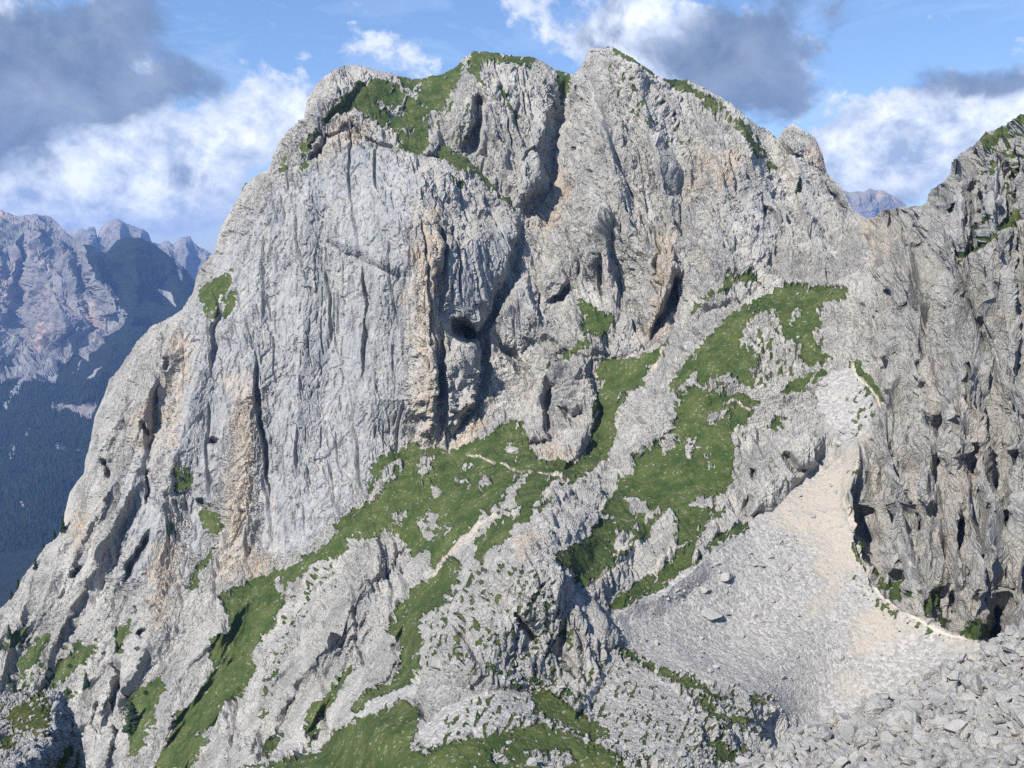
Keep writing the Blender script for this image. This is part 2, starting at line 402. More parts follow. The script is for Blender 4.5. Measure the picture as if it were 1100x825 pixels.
# north west dome and summit block
B(0, '331,110 352,84 384,72 398,84 372,110 352,126 340,150 330,160', 12, 8)
C(0, '345,170 352,150 372,140 400,166', 5, 6); C(0, '372,128 392,150 420,160 440,175', 3, 5); C(0, '330,172 350,160', 6, 8)
B(0, '452,165 460,140 470,128 476,150 470,166', 6, 10)
B(0, '476,120 492,92 500,75 515,66 540,70 580,70 602,84 605,110 600,135 592,180 586,208 568,222 556,220 540,205 525,180 514,165 492,155 478,140', 30, 18)
C(0, '511,88 515,110 513,135 511,150 502,166', 7, 20); C(0, '513,128 498,162', 5, 10)
C(0, '611,82 606,108 598,132 592,150 590,190 580,215 562,236', 13, 17)
C(0, '560,100 556,130 570,160 562,175', 4, 6); C(0, '560,172 575,160 585,172', 4, 8); C(0, '540,70 548,82 560,72', 4, 6)
B(0, '552,165 575,155 590,165 588,205 570,220 552,205', 14, 8)
# right hand peak
K(0, '645,52 652,110 655,160 640,230 630,300', 50, 80, 22)
K(0, '700,80 712,150 720,220 722,290 706,362', 60, 12, 12)
K(0, '790,118 800,180 810,240 800,300', 50, 30, 12)
K(0, '850,134 856,180 870,240 880,300', 30, 30, 12)
C(0, '628,90 622,110 630,130', 6, 7); C(0, '626,150 632,170', 4, 4)
C(0, '820,217 832,235 842,245 851,262', 6, 8); C(0, '820,217 822,240', 4, 8)
C(0, '725,290 724,320 712,340 696,364', 6, 16); C(0, '706,250 708,280 702,300', 5, 8)
C(0, '640,270 645,300 650,330', 4, 8); C(0, '664,280 667,310 668,332', 4, 8); C(0, '611,302 600,322 586,324', 6, 14)
B(0, '576,280 600,276 612,300 606,318 590,324 578,304', 8, 9)
B(0, '530,335 545,300 566,300 580,330 575,360 558,380 540,372', 12, 8)
C(0, '536,368 552,386 566,404 574,410', 6, 10)
B(0, '690,240 726,262 728,300 712,340 696,362 686,330 692,290', 10, 8)
C(0, '835,150 850,165 868,172', 3, 6); C(0, '886,186 892,205 905,225 915,262', 5, 4)
B(0, '834,152 846,134 860,136 880,158 887,184 870,178 850,165', 14, 5)
C(0, '740,200 770,235 790,262', 4, 6); C(0, '670,190 690,230 700,262', 4, 7); C(0, '760,140 782,180', 4, 5)
# lower blocks
B(0, '570,400 590,394 600,384 636,380 642,420 644,452 636,470 622,492 604,504 590,478 566,478 561,456 572,430', 9, 14)
C(0, '594,398 588,430 591,462 596,484', 6, 14); C(0, '600,440 614,452 630,446 628,440', 4, 9)
B(0, '612,345 650,352 660,378 640,380 600,384 590,400 570,394 600,366', 8, 5)
B(0, '575,410 640,352 658,345 668,360 700,366 660,385 600,390', 6, 3)
# grassy shoulder below the right hand peak
B(0, '716,400 738,352 758,330 790,316 812,308 850,308 880,306 916,310 930,330 924,360 915,392 880,420 840,440 790,420 760,440 720,452', 34, 6)
B(0, '730,345 745,312 770,298 800,298 818,308 790,318 760,330 738,350', 8, 5)
B(0, '660,480 690,432 720,420 735,440 720,465 690,490 668,510 655,500', 12, 4)
K(0, '745,330 720,390 690,430 662,500', 14, 30, 3)
# grassy ridge against the wall foot
B(0, '200,660 232,628 268,622 300,612 330,598 372,572 398,528 418,498 442,477 458,476 480,484 500,480 520,470 560,453 600,500 640,520 640,600 600,660 560,700 480,760 380,860 200,860', 45, 6)
K(0, '412,563 400,600 380,640 345,690 315,740 285,800', 55, 42, 18)
K(0, '378,660 350,700 330,760 320,800', 14, 16, 3)
K(0, '248,640 232,690 200,740 165,805', 20, 24, 5)
C(0, '288,625 268,670 240,720 205,770 180,830', 32, 6)
C(0, '369,740 350,780 335,810', 12, 3)
K(0, '424,690 415,720 385,760 360,790', 20, 16, 8)
K(0, '600,520 560,560 540,575', 22, 22, 3)
K(0, '690,560 660,610 640,640', 26, 16, 5)
K(0, '760,600 705,645 660,650', 16, 18, 5)
# the grass trough on the left of the knoll and the knoll itself
C(8, '400,90 330,240 210,340 215,480 160,560', 16, 8)
B(8, '380,150 420,170 460,190 480,150 530,130 550,80 575,50 610,70 640,120 650,170 740,180 770,230 830,300 870,370 900,410 860,450 820,560 790,640 740,660 700,600 620,570 560,570 500,570 260,540 255,500 265,400 258,345 330,290 370,240', 18, 5)
K(8, '590,60 640,180 720,330 780,480', 60, 60, 3)
K(8, '700,200 790,330 850,420 880,470', 18, 30, 2)
K(8, '640,120 760,300 790,450 770,560', 40, 40, 2)
C(8, '720,340 700,450 740,500 760,540', 5, 5); C(8, '640,230 655,250', 5, 3); C(8, '480,200 560,260 680,350', 4, 2)
C(8, '550,320 620,400 640,430', 4, 5); C(8, '330,330 400,400 470,500', 4, 4)
# steep ground at the lower left
C(0, '119,703 130,735 135,750', 5, 12); C(0, '130,720 124,760 120,800', 4, 9); C(0, '106,745 100,790', 4, 6)
K(0, '110,735 105,770 98,822', 12, 12, 5); K(0, '85,735 80,790', 8, 10, 4)
K(0, '60,640 40,690 10,760', 30, 24, 8); K(0, '120,640 95,700 80,740', 24, 20, 8); K(0, '180,660 150,710 130,760', 20, 18, 8)
# boulder field outcrop under the shoulder
B(6, '190,690 250,600 330,560 420,540 470,560 480,620 430,690 350,760 290,825 200,825', 16, 10)
B(6, '330,560 400,540 450,560 475,600 440,670 385,710 330,640', 12, 5)
C(6, '318,612 340,650 378,700 415,688', 5, 11); C(6, '225,680 240,720', 5, 9); C(6, '205,760 215,825', 5, 10)
# the right hand cliff
for s, w, a in [('640,60 645,110 655,165', 7, 14), ('685,120 720,160 760,205', 9, 14), ('955,185 945,240 965,300', 9, 16),
    ('620,340 640,400', 11, 16), ('700,440 712,480 700,530', 14, 15), ('720,440 745,530', 6, 9), ('750,280 760,350 752,420', 8, 14),
    ('800,420 812,500 800,560 815,640 845,700 862,780', 12, 20), ('860,740 880,820', 6, 10), ('1000,320 990,400 990,480 1000,560 1000,640 1010,720 1045,825', 11, 20),
    ('972,520 975,600 965,640', 8, 14), ('610,590 615,700 605,825', 6, 12), ('1080,340 1090,400', 9, 14), ('900,130 915,150', 8, 10), ('570,590 580,700', 4, 7),
    ('900,560 905,700 890,800', 4, 8), ('670,600 680,700 700,800', 4, 7), ('930,640 960,720', 5, 9), ('1060,560 1050,640', 5, 8)]:
    C(6, s, w * .7, a * .25)
for s, w, a in [('590,0 596,60 615,120', 9, 14), ('884,30 880,90 886,165', 7, 14), ('1000,0 1030,30 1060,60', 9, 14), ('1022,290 1004,350 990,440', 13, 30),
    ('730,10 760,60', 5, 8), ('655,60 668,120', 4, 8), ('860,260 868,320', 5, 9), ('1046,250 1050,300', 5, 9)]:
    C(9, s, w * .75, a * .8)
for s, w, a in [('790,650 830,685 850,650 885,590', 11, 18), ('795,600 800,650', 7, 12), ('930,600 950,650 945,690', 7, 12), ('760,700 740,800', 6, 10),
    ('640,690 690,700', 5, 7), ('465,590 500,650 545,690', 5, 10), ('605,690 600,780', 5, 8), ('730,770 735,825', 5, 9)]:
    C(3, s, w * .8, a * .7)
for s, wl, wr, a in [('560,590 575,680 560,825', 20, 16, 8), ('690,160 660,260 610,340', 16, 14, 8), ('730,200 740,300 735,430', 22, 10, 10), ('790,300 790,420 770,540', 16, 10, 10),
    ('850,420 850,540 880,680', 18, 26, 10), ('930,330 930,480 950,640', 30, 22, 11), ('1040,380 1040,520 1060,660', 20, 26, 11), ('650,560 650,700 660,825', 18, 20, 8), ('760,560 770,700 790,825', 18, 16, 9)]:
    K(6, s, wl, wr, a)
K(9, '630,60 660,140 660,210', 16, 20, 7); K(9, '780,40 800,160 840,280', 26, 24, 9); K(9, '960,60 960,200 940,320', 24, 22, 9)
K(3, '1000,430 930,560 880,700 850,800', 40, 40, 12)
# fins and flutes of the walls: each runs the height of its face
_sl, _s = ras.sdf(V(0, '931,215 941,300 930,340 932,380 944,410 936,440 926,470 914,520 912,550 916,575 930,612 948,640 990,660 1020,678 1066,692 1200,720 1200,0 931,0'), 40, .3)
cfm = np.zeros(ras.shape, np.float32); cfm[_sl] = np.clip(_s / 14, 0, 1)
def fins(ang, wl, el, sd, octv=3):
    th = R(ang); a_ = ras.X * math.cos(th) + ras.Y * math.sin(th); b_ = -ras.X * math.sin(th) + ras.Y * math.cos(th)
    return ridged(np.stack([a_ / wl, b_ / el, ras.X * 0 + sd * 3.3], -1).astype(np.float32), octv, sd) - .8
D -= cfm * (fins(-4, 34, 300, 401) * 15 + fins(4, 13, 130, 405, 2) * 3.2)
_pk = ras.mask([V(0, '600,80 640,40 850,125 900,200 930,240 925,320 830,305 760,330 700,370 640,350 560,380 530,340 560,230')], 40, .5); pkm = np.clip(_pk / 25, 0, 1)
D -= pkm * (fins(-18, 46, 220, 411) * 11 + fins(-24, 16, 90, 415, 2) * 2.6)
_lf = ras.mask([V(0, '-80,660 70,540 200,330 240,240 215,420 160,600 190,640 120,860 -80,860')], 40, .5); lfm = np.clip(_lf / 25, 0, 1)
D -= lfm * (fins(24, 40, 220, 421) * 9 + fins(30, 15, 90, 425, 2) * 2.6)
_ms = ras.mask([V(0, '180,660 260,640 420,560 480,600 470,680 380,790 300,830 200,860 120,860'), V(0, '560,400 640,370 660,480 600,510 560,470')], 40, .5); msm = np.clip(_ms / 18, 0, 1)
D -= msm * (fins(34, 30, 160, 431) * 5 + fins(30, 12, 60, 435, 2) * 1.8)
# round the tops off, let the ground fall away behind them
skyr = np.interp(ras.X[0], SKY[:, 0], SKY[:, 1]); slx = (slice(None), slice(None)); wx_, wy_ = ras.wx, ras.wy; below = ras.line(SKY, slx, 0.)[0]
D += 9 * np.exp(-np.clip(below, 0, 200) / 7)
D = np.clip(D, 120, 800)

# ---------------------------------------------------------------- what grows and lies where
GRASS = [V(t, s) for t, s in [
(7,'705,285 760,265 800,230 900,190 960,150 1010,130 1090,70 1090,130 1000,180 930,230 900,250 895,310 870,370 820,440 800,470 790,540 740,590 700,660 640,760 600,825 495,825 510,760 545,720 550,650 610,610 650,560 665,490 670,420 720,390 725,330'),
(7,'1090,520 1020,590 980,640 965,700 975,770 1000,690 1040,620 1090,570'), (7,'835,740 900,720 890,740 850,790 830,780'),
(7,'735,825 900,800 1000,770 1090,700 1090,825'), (7,'405,600 460,570 510,530 515,580 500,620 470,690 440,760 410,790 400,700'),
(7,'365,400 425,330 410,400 380,460 355,470'), (7,'135,575 160,530 200,480 250,450 300,425 290,460 230,510 180,570'),
(7,'50,500 100,430 160,385 140,440 90,500 60,545'), (7,'10,455 30,400 75,370 90,395 50,440'), (7,'600,260 620,200 640,170 670,140 670,165 635,210 625,265'),
(7,'635,0 660,0 690,30 680,85 645,70'), (7,'190,590 210,570 235,590 220,610'),
(4,'620,130 650,100 700,75 735,60 730,110 700,160 665,205 640,205 635,150'), (4,'705,160 745,130 735,180 710,210'), (4,'550,690 590,690 615,720 610,750 560,755'),
(1,'1020,380 1050,340 1090,310 1090,350 1030,390'), (1,'950,450 1000,415 1000,440 970,480 955,490'), (1,'885,490 900,495 900,540 890,540'), (1,'960,480 975,520 970,550 955,530'),
(2,'-30,350 0,315 40,290 80,250 130,245 190,270 240,310 290,340 285,400 285,440 255,480 200,465 210,420 180,395 130,390 100,370 70,340 0,360'),
(2,'200,240 240,243 330,228 385,196 400,205 390,260 340,310 320,350 280,330 250,300 270,275 215,270'),
(2,'410,195 430,155 470,152 530,165 640,180 600,205 560,192 520,200 480,180 460,175 440,210 460,260 440,250 415,220'),
(2,'670,205 735,228 722,280 705,320 703,280 690,250'), (2,'330,435 370,460 440,510 480,560 560,640 520,610 470,560 440,530 380,520 340,510 320,490 325,460'),
(2,'350,540 400,570 390,590 360,560'), (2,'855,142 900,158 1010,235 990,238 900,178'), (2,'1020,242 1100,240 1100,290 1060,262'), (2,'520,260 550,330 540,330 515,280'), (2,'560,345 585,360 570,370'),
(3,'-10,240 25,245 60,285 120,325 180,360 220,398 250,430 240,445 270,480 310,530 280,520 240,480 210,440 190,400 130,350 60,320 -10,275'),
(3,'945,435 1020,400 1010,420 980,440 950,442'), (3,'1045,372 1090,350 1120,350 1090,380 1060,382'), (3,'1060,500 1090,480 1090,500'),
(3,'950,790 975,750 1010,710 1070,675 1060,710 1010,740 970,775 950,800'), (3,'880,825 900,800 920,780 945,790 900,825'),
(5,'740,110 770,148 800,175 860,195 865,240 830,260 765,250 770,200 755,150'), (5,'660,355 700,325 780,278 790,290 740,320 680,358'),
(5,'820,350 860,325 930,335 1030,287 1035,300 990,350 940,420 890,470 875,500 875,560 860,610 830,660 780,690 710,700 700,660 770,650 800,580 810,520 800,480 820,430'),
(5,'1100,350 1060,380 1040,410 1040,430 1060,440 1070,410 1100,370'), (5,'1060,440 1100,450 1100,480 1060,450'),
(5,'60,811 100,750 120,665 180,620 240,592 280,608 340,625 410,605 500,562 580,522 585,560 600,600 640,650 690,640 740,680 830,650 780,700 700,740 640,811'),
(5,'1100,520 1040,570 960,620 920,640 930,670 880,700 870,750 820,811 1100,811'),
(8,'0,60 60,0 460,0 450,40 400,90 360,130 340,170 300,190 290,130 240,150 215,110 180,70 150,60 110,100 60,80 0,100'),
(8,'430,90 480,50 560,20 600,0 605,40 570,60 530,90 520,130 490,130 460,180 430,150'),
(8,'375,150 380,200 370,240 330,290 260,345 260,400 255,500 230,540 170,570 110,600 60,650 60,610 100,570 170,550 200,500 200,460 205,400 165,385 190,320 240,260 300,210 360,160'),
(8,'0,690 60,660 120,640 200,600 250,620 260,680 230,740 290,780 330,740 400,720 480,700 550,690 600,680 640,690 700,700 760,720 850,760 900,811 950,950 -200,950 -60,760'),
(8,'600,570 650,570 720,610 760,640 840,680 860,720 800,720 740,690 690,670 640,640 620,600'),
(8,'1040,0 1000,40 930,110 870,180 800,240 790,240 770,210 740,180 660,150 700,140 770,110 800,60 860,30 880,-40 1100,-60 1060,0'),
(8,'850,300 880,270 930,230 1000,200 1060,150 1110,110 1110,180 1040,230 980,270 940,280 890,310 870,320'),
(8,'860,430 940,460 1000,490 1100,520 1100,560 1040,540 980,500 900,460'), (8,'0,530 50,500 45,540 0,600'),
(6,'175,180 230,150 300,125 380,108 480,113 535,118 500,150 460,165 430,190 450,230 420,260 440,300 470,320 460,350 410,360 380,330 390,290 360,270 320,250 310,180 280,180 230,215 200,240 190,290 240,310 270,290 260,300 240,350 220,380 240,400 230,430 190,420 170,380 120,390 80,420 60,420 50,370 0,400 0,370 50,330 90,280 120,240 150,210'),
(6,'120,110 160,72 230,78 270,110 230,105 190,90 150,110'), (6,'30,190 50,140 100,120 100,130 60,170'), (6,'-15,380 100,260 90,290 0,390'),
(6,'-15,450 60,430 130,445 200,455 245,480 230,510 220,530 180,560 160,600 170,640 160,720 130,760 60,790 -10,840'),
(6,'325,455 340,420 380,395 450,370 480,370 420,420 370,445'), (6,'540,350 560,350 600,390 635,440 620,460 580,410 550,385'), (6,'270,560 310,530 340,535 310,560'),
(9,'-10,60 -10,0 150,0 100,40 60,90 -10,150'), (9,'-5,195 50,170 90,120 150,60 210,40 215,65 180,90 120,110 80,140 60,170'),
(9,'565,90 590,110 620,200 640,250 690,260 720,215 690,230 640,235 620,200'), (9,'655,285 700,215 725,225 700,280'), (9,'760,330 800,280 830,240 830,310 790,340'),
(9,'880,400 900,370 970,370 985,400 940,415'), (9,'540,110 560,120 575,180 560,170'), (9,'830,340 850,350 840,385 815,370'),
(9,'0,520 60,540 110,580 170,600 100,600 0,560'), (9,'60,600 90,600 110,650 170,650 240,680 170,680 100,670'), (9,'220,600 290,590 290,615 230,620'), (9,'90,740 140,750 180,780 180,800 120,800')]]
BARE = [V(t, s) for t, s in [(5,'175,640 200,635 205,690 160,730 115,780 100,770 130,700'),(5,'255,650 300,640 305,690 275,710 250,690'),(5,'455,700 485,680 480,720 465,745 452,735'),
(5,'400,660 425,660 425,680 405,680'),(5,'300,720 330,725 325,760 300,755'),(5,'530,600 575,600 570,630 540,630'),(5,'385,720 420,715 415,735'),(5,'470,820 530,740 600,690 580,740 540,820'),
(6,'20,600 50,590 60,620 40,660 10,650'),(6,'80,640 100,640 95,680'),(6,'90,520 150,500 170,495 130,540 100,550'),(6,'350,195 385,175 380,200 345,235'),(6,'235,205 255,205 250,225 235,225'),
(8,'170,20 220,10 210,50 180,50'),(8,'250,30 310,10 330,60 300,110 270,90'),(8,'340,40 360,30 370,70 345,80'),(7,'860,240 895,210 900,260 870,275'),
(8,'490,740 530,750 540,790 500,780'),(8,'600,760 690,745 760,790 640,820'),(8,'560,655 640,670 620,690 570,680'),(2,'145,320 180,325 225,340 195,360 150,340'),(2,'205,400 235,405 220,425'),
(8,'880,80 940,60 900,130 860,150'),(8,'960,20 1010,10 960,60'),(5,'640,740 690,700 740,690 700,740 650,790'),(5,'1000,600 1060,575 1080,590 1020,620'),(5,'900,780 960,760 980,811 920,811')]]
SPARSE = [V(t, s) for t, s in [
(5,'100,811 180,640 260,620 330,700 420,640 520,700 560,811'), (8,'0,0 300,0 340,120 250,160 150,60 60,110 0,120'),
(8,'780,480 900,460 1050,600 1100,700 1100,811 850,811 620,811 250,811 240,720 400,600'), (8,'300,200 640,170 760,300 780,560 560,560 260,500'),
(2,'850,190 1000,260 1100,400 1090,480 960,400 860,300'), (7,'840,400 900,330 960,200 1040,140 1080,200 1000,300 940,420 880,560 830,720 800,620'),
(7,'290,300 340,260 360,330 310,360'), (7,'20,380 180,360 300,430 200,580 30,600'), (6,'240,160 480,120 460,360 200,440 40,450 150,250'),
(6,'-20,480 230,460 200,640 120,825 -20,825'), (6,'560,330 660,450 600,560 580,720 540,740 520,560'), (3,'900,440 1090,350 1090,620 900,820 840,825 960,640'),
(9,'-10,540 200,560 320,640 300,825 0,825'), (9,'540,200 700,230 1000,380 990,430 860,420 700,390 520,280'), (2,'300,340 420,480 440,330 400,240'), (2,'650,250 700,300 700,360 660,330')]]
SCREE = [V(t, s) for t, s in [
(9,'-10,200 60,180 150,100 215,60 320,-20 420,-160 520,-100 530,20 560,110 605,225 700,325 780,350 870,400 990,440 1120,420 1120,700 500,700 380,690 300,640 200,590 100,560 -10,520'),
(6,'420,440 480,380 540,350 570,400 615,460 620,510 590,600 575,680 540,760 520,825 300,825 370,770 450,700 500,640 500,570 470,540 440,500'),
(8,'280,750 260,700 300,650 380,600 520,560 600,570 620,620 560,660 480,690 400,700 330,730'), (8,'870,330 1110,190 1110,540 1000,500 900,430'),
(8,'790,560 860,455 1110,600 1110,811 850,760 800,700'), (8,'0,680 60,640 120,595 200,560 270,540 250,600 150,625 60,665')]]
TAN = [V(t, s) for t, s in [
(6,'560,640 600,600 600,680 560,720 530,825 290,825 370,770 450,700 500,650'), (9,'300,-10 530,-10 545,100 565,175 500,240 430,330 412,325 480,240 430,190 430,120 350,85'),
(9,'580,330 640,300 760,360 720,400 640,430 560,460'), (9,'500,560 560,510 570,520 520,570'), (9,'850,420 980,440 900,450')]]
WARM = [V(t, s) for t, s in [
(0,'455,240 470,225 474,300 476,350 470,400 476,470 452,474 448,400 440,330 444,280'), (0,'248,410 262,400 272,430 268,520 258,560 256,622 240,622 242,540 252,480'),
(0,'705,255 722,255 726,290 718,330 700,362 692,360 702,320'), (0,'168,590 182,588 186,640 172,668 162,640'), (0,'140,455 165,430 176,400 180,420 160,470 150,480'),
(0,'360,140 385,132 392,145 370,160 352,168'), (0,'190,360 202,370 196,420 186,470 186,400'), (0,'70,560 90,545 96,580 80,585'), (0,'568,475 590,478 606,500 620,490 610,520 590,500'),
(0,'500,440 520,420 524,450 500,480 490,478'), (0,'585,215 600,190 606,220 590,250 570,240'), (0,'265,590 290,600 284,616 262,618'), (0,'870,150 886,170 884,184 874,170'),
(6,'890,430 960,430 1000,560 960,700 900,825 850,825 880,600'), (6,'760,320 800,340 800,520 770,500'), (9,'840,20 900,20 900,200 850,180'), (9,'900,240 960,260 980,360 920,350'),
(6,'980,200 1040,200 1020,260 985,250'), (3,'120,500 180,480 180,560 120,560'), (0,'930,240 950,235 956,262 940,270'), (3,'40,520 80,510 75,580 45,580'), (8,'570,90 620,80 620,140 580,140')]]
BLUE = [V(0, s) for s in ['205,330 250,250 300,200 330,180 400,190 440,210 448,300 440,400 436,480 400,520 330,590 280,600 270,520 280,420 250,440 225,600 200,600 190,480 180,400',
 '360,140 440,170 460,200 430,230 350,210', '475,270 550,240 545,300 500,340 480,330', '140,480 190,560 170,650 120,620', '550,300 580,310 575,350 548,370',
 '800,215 830,200 840,250 820,270', '1000,360 1025,400 1020,440 1000,420', '940,600 980,600 990,630 950,640', '990,250 1060,170 1100,160 1100,220 1030,290']]
PATHS = [(V(9, '520,-30 530,20 548,70 580,130 600,190 608,235 640,280 700,325 760,358 810,390 850,405 920,418 990,440'), 1.5),
 (V(6, '545,350 548,375 565,400 600,430 620,455 622,475'), 1.3), (V(5, '410,630 450,640 500,655 580,680 640,688 700,692'), .9), (V(5, '705,690 690,710 650,765'), .9),
 (V(8, '300,208 345,165 380,140 400,108 440,60 470,35 500,25'), 2.2), (V(8, '790,245 850,205 895,175'), 1.0), (V(8, '985,195 1050,140 1095,115'), 1.0),
 (V(5, '985,370 1020,320 1035,300'), 1.3), (V(6, '140,490 180,480 225,500'), 1.0), (V(7, '960,180 1000,160 1060,120'), .01)]
P3 = np.stack([ras.X, ras.Y, ras.X * 0], -1)
nA = fbm(P3 / 5.5, 4, 40); nB = fbm(P3 / 22, 3, 50); nD = fbm(np.stack([ras.X + ras.Y * .55, (ras.Y - ras.X * .55) * .3, ras.X * 0], -1) / 6, 4, 60)
gsd = ras.mask(GRASS, 24, .25); ssd = ras.mask(SPARSE, 24, 1.); gsd = np.minimum(gsd, -ras.mask(BARE, 24, .5))
gr = np.clip(.5 + (gsd + nA * 4.5 + nB * 3 + .6 - 3.2 * np.clip(nD - .34, 0, 1) * 6 * (gsd > 0)) * .35, 0, 1)
sp = np.clip(.5 + (np.minimum(ssd, 6) * .35 + nD * 4.5 + nA * 3.5 - 3.6) * .8, 0, .85)
gr = np.maximum(gr, sp * (ssd > -4))
scd = ras.mask(SCREE, 24, .4); sc = np.clip(.5 + (scd + nA * 3) * .22, 0, 1)
tn = np.clip(.62 + (ras.mask(TAN, 24, 1.2) + nB * 12 + nA * 9) * .045, 0, 1)
wm = np.clip(.68 + (ras.mask(WARM, 24, .6) + nB * 9 + nD * 7) * .07, 0, .9)
bl = np.clip(.5 + (ras.mask(BLUE, 24, 1.) + nB * 8) * .06, 0, 1)
pt = np.zeros(ras.shape, np.float32)
for p, w in PATHS:
    sl = ras.box(p, 8)
    if w < .1: continue
    d, _, t = ras.line(p, sl, .15); pt[sl] = np.maximum(pt[sl], np.clip(1.3 - d / w, 0, 1))
pn = np.clip(pt * 1.4, 0, 1); gr *= 1 - pn
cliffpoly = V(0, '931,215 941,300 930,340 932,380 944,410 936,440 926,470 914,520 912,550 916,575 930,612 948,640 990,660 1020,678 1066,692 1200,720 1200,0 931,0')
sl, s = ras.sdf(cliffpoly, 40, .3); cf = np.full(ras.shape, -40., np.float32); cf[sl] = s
kn = np.full(ras.shape, -20., np.float32)
sl, s = ras.sdf(V(8, '380,150 420,170 460,190 480,150 530,130 550,80 575,50 610,70 640,120 650,170 740,180 770,230 830,300 870,370 900,410 860,450 820,560 790,640 740,660 700,600 620,570 560,570 500,570 260,540 255,500 265,400 258,345 330,290 370,240'), 10, .3); kn[sl] = s

# ---------------------------------------------------------------- the surface itself
gxx = np.abs(np.gradient(blur(D, 1), axis=1)) / (D / FPX)
wv_ = np.clip(blur(np.clip((gxx - 1.5) / 3, 0, 1), 1) * 1.5, 0, 1)
kv = 4; Dp = np.pad(D, ((kv, kv), (0, 0)), mode='edge'); Dv = sum(Dp[i:i + D.shape[0]] for i in range(2 * kv + 1)) / (2 * kv + 1)
D = (D * (1 - wv_) + Dv * wv_).astype(np.float32)
Ds = blur(D, 2)
Pr = place(ras.X, ras.Y, Ds); Nr = -normals(place(ras.X, ras.Y, blur(D, 11)))
Nr = Nr.astype(np.float32)
G = Grid(-78, 1178, 868, SKY, STEP)
x, y = G.x, G.y
S = lambda F: ras.sample(F, x, y)
P = place(x, y, S(D)).astype(np.float32)
N = np.stack([S(Nr[..., k]) for k in range(3)], -1)
gr_, sc_, tn_, wm_, bl_, pt_, cf_, kn_ = map(S, (gr, sc, tn, wm, bl, pt, cf, kn))
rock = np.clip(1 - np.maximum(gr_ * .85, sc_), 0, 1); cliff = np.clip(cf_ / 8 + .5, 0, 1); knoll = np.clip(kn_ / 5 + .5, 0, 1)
big = np.clip(1 - np.maximum(sc_, .6 * gr_), 0, 1)
Q = P.copy(); Q[..., 2] -= ZC
W = np.stack([fbm(Q / 45, 2, 70), fbm(Q / 45, 2, 74), fbm(Q / 45, 2, 78)], -1) * 7
QV = (Q + W) * np.array([1, 1, .38], np.float32); QV[..., 2] *= 1 - .35 * cliff               # upright jointing of the walls
a = R(35)                                                      # slanting jointing (beds dip to the left)
QD = Q + W; QD = np.stack([QD[..., 0] * math.cos(a) + QD[..., 2] * math.sin(a), QD[..., 1], (-QD[..., 0] * math.sin(a) + QD[..., 2] * math.cos(a)) * .4], -1)
am = R(-32); Qw = Q + W
QL = np.stack([Qw[..., 0] * math.cos(am) + Qw[..., 2] * math.sin(am), Qw[..., 1], (-Qw[..., 0] * math.sin(am) + Qw[..., 2] * math.cos(am)) * .4], -1)
lean = np.clip((430 - x) / 60, 0, 1) * np.clip((y - 120) / 80, 0, 1); lean = np.maximum(lean, np.clip((y - 400) / 60, 0, 1) * (1 - cliff)); lean = lean[..., None]
up_ = np.maximum(bl_, cliff)[..., None]; QB = (QD * (1 - lean) + QL * lean) * (1 - up_) + QV * up_
f0 = np.linalg.norm(np.gradient(Pr, axis=1), axis=-1) + np.linalg.norm(np.gradient(Pr, axis=0), axis=-1) * .6
calm = S(blur(np.clip(7. / (f0 / (Ds / FPX)), .1, 1), 2)); sp_m = S(blur(f0, 1)) * STEP
def ny(wl, k=2.6): return np.clip(wl / (k * sp_m) - .25, 0, 1)
wv = np.stack([fbm(Q / 3.2, 2, 300 + k) for k in range(3)], -1)
h = np.zeros(x.shape, np.float32)
rough = np.clip(1 - .62 * bl_ - .25 * np.clip(perlin(Q / 45, 190) * 2.2, 0, 1), .25, 1) * (.75 + .35 * np.clip(perlin(Q / 30, 191) * 2 + .5, 0, 1)); rough = rough.astype(np.float32) * (1 + .35 * knoll + .2 * np.clip((x - 560) / 60, 0, 1)).astype(np.float32)
h += big * (ridged(QV / 42, 3, 100, .5) - .8) * (1.8 + 2.8 * cliff) * rough
h += rough * big * (fbm(QB / 22, 2, 110) * 1.6 + ny(5) * fbm(QB / 5.5, 2, 112) * .6)
h += cliff * rock * ((ridged(Q * [1, 1, .11] / 15 + .5, 3, 180) - .75) * 2.5 + ny(5) * (ridged(Q * [1, 1, .2] / 5, 2, 184) - .7) * 1.6) * (1 + 0 * big)
c1, e1, q1 = cells((QV * .55 + QB * .45 + wv * .7) / 13, 21, .4); h += rough * ny(9) * rock * c1 * 3.7 * (1 - .3 * knoll)
c2, e2, q2 = cells((QB + wv * .5) / 5.0, 22, .4); h += rough * ny(4.5) * rock * c2 * 2.0
c3, e3, q3 = cells((QB + wv * .35) / 2.0, 23, .6); h += rough * ny(2.) * rock * c3 * .85
h -= ny(6) * rock * rough * np.clip(1 - e1 / .04, 0, 1) * np.clip(perlin(Q / 22, 193) * 4, 0, 1) * 1.6; h -= rough * ny(3) * rock * np.clip(1 - e2 / .06, 0, 1) * .9
def hair(q, wl, sd, th): return np.clip(1 - np.abs(perlin(q / wl, sd)) / th, 0, 1)
def joints(ang, sp, wd, seed, cut, wob=.5):
    """families of long parallel cracks, broken into segments"""
    th = R(ang); u = (Q[..., 0] * math.cos(th) + Q[..., 2] * math.sin(th)) / sp + wob * perlin(Q / (sp * 5), seed) + .10 * perlin(Q / (sp * .8), seed + 1) + Q[..., 1] / (sp * 4)
    k = np.round(u); j = (_u[(k.astype(np.int32) * 13 + seed) & 511, 2] - .5) * .8
    d = np.abs(u - k - j) * sp
    seg = np.clip((perlin(np.stack([k * 3.7, Q[..., 1] / (sp * 6), Q[..., 2] / (sp * 2.5)], -1), seed + 2) - cut) * 6, 0, 1)
    return np.clip(1.3 - d / (wd * (.35 + .65 * seg)), 0, 1) * seg
lean0 = lean[..., 0]; dg = 1 - .8 * up_[..., 0]
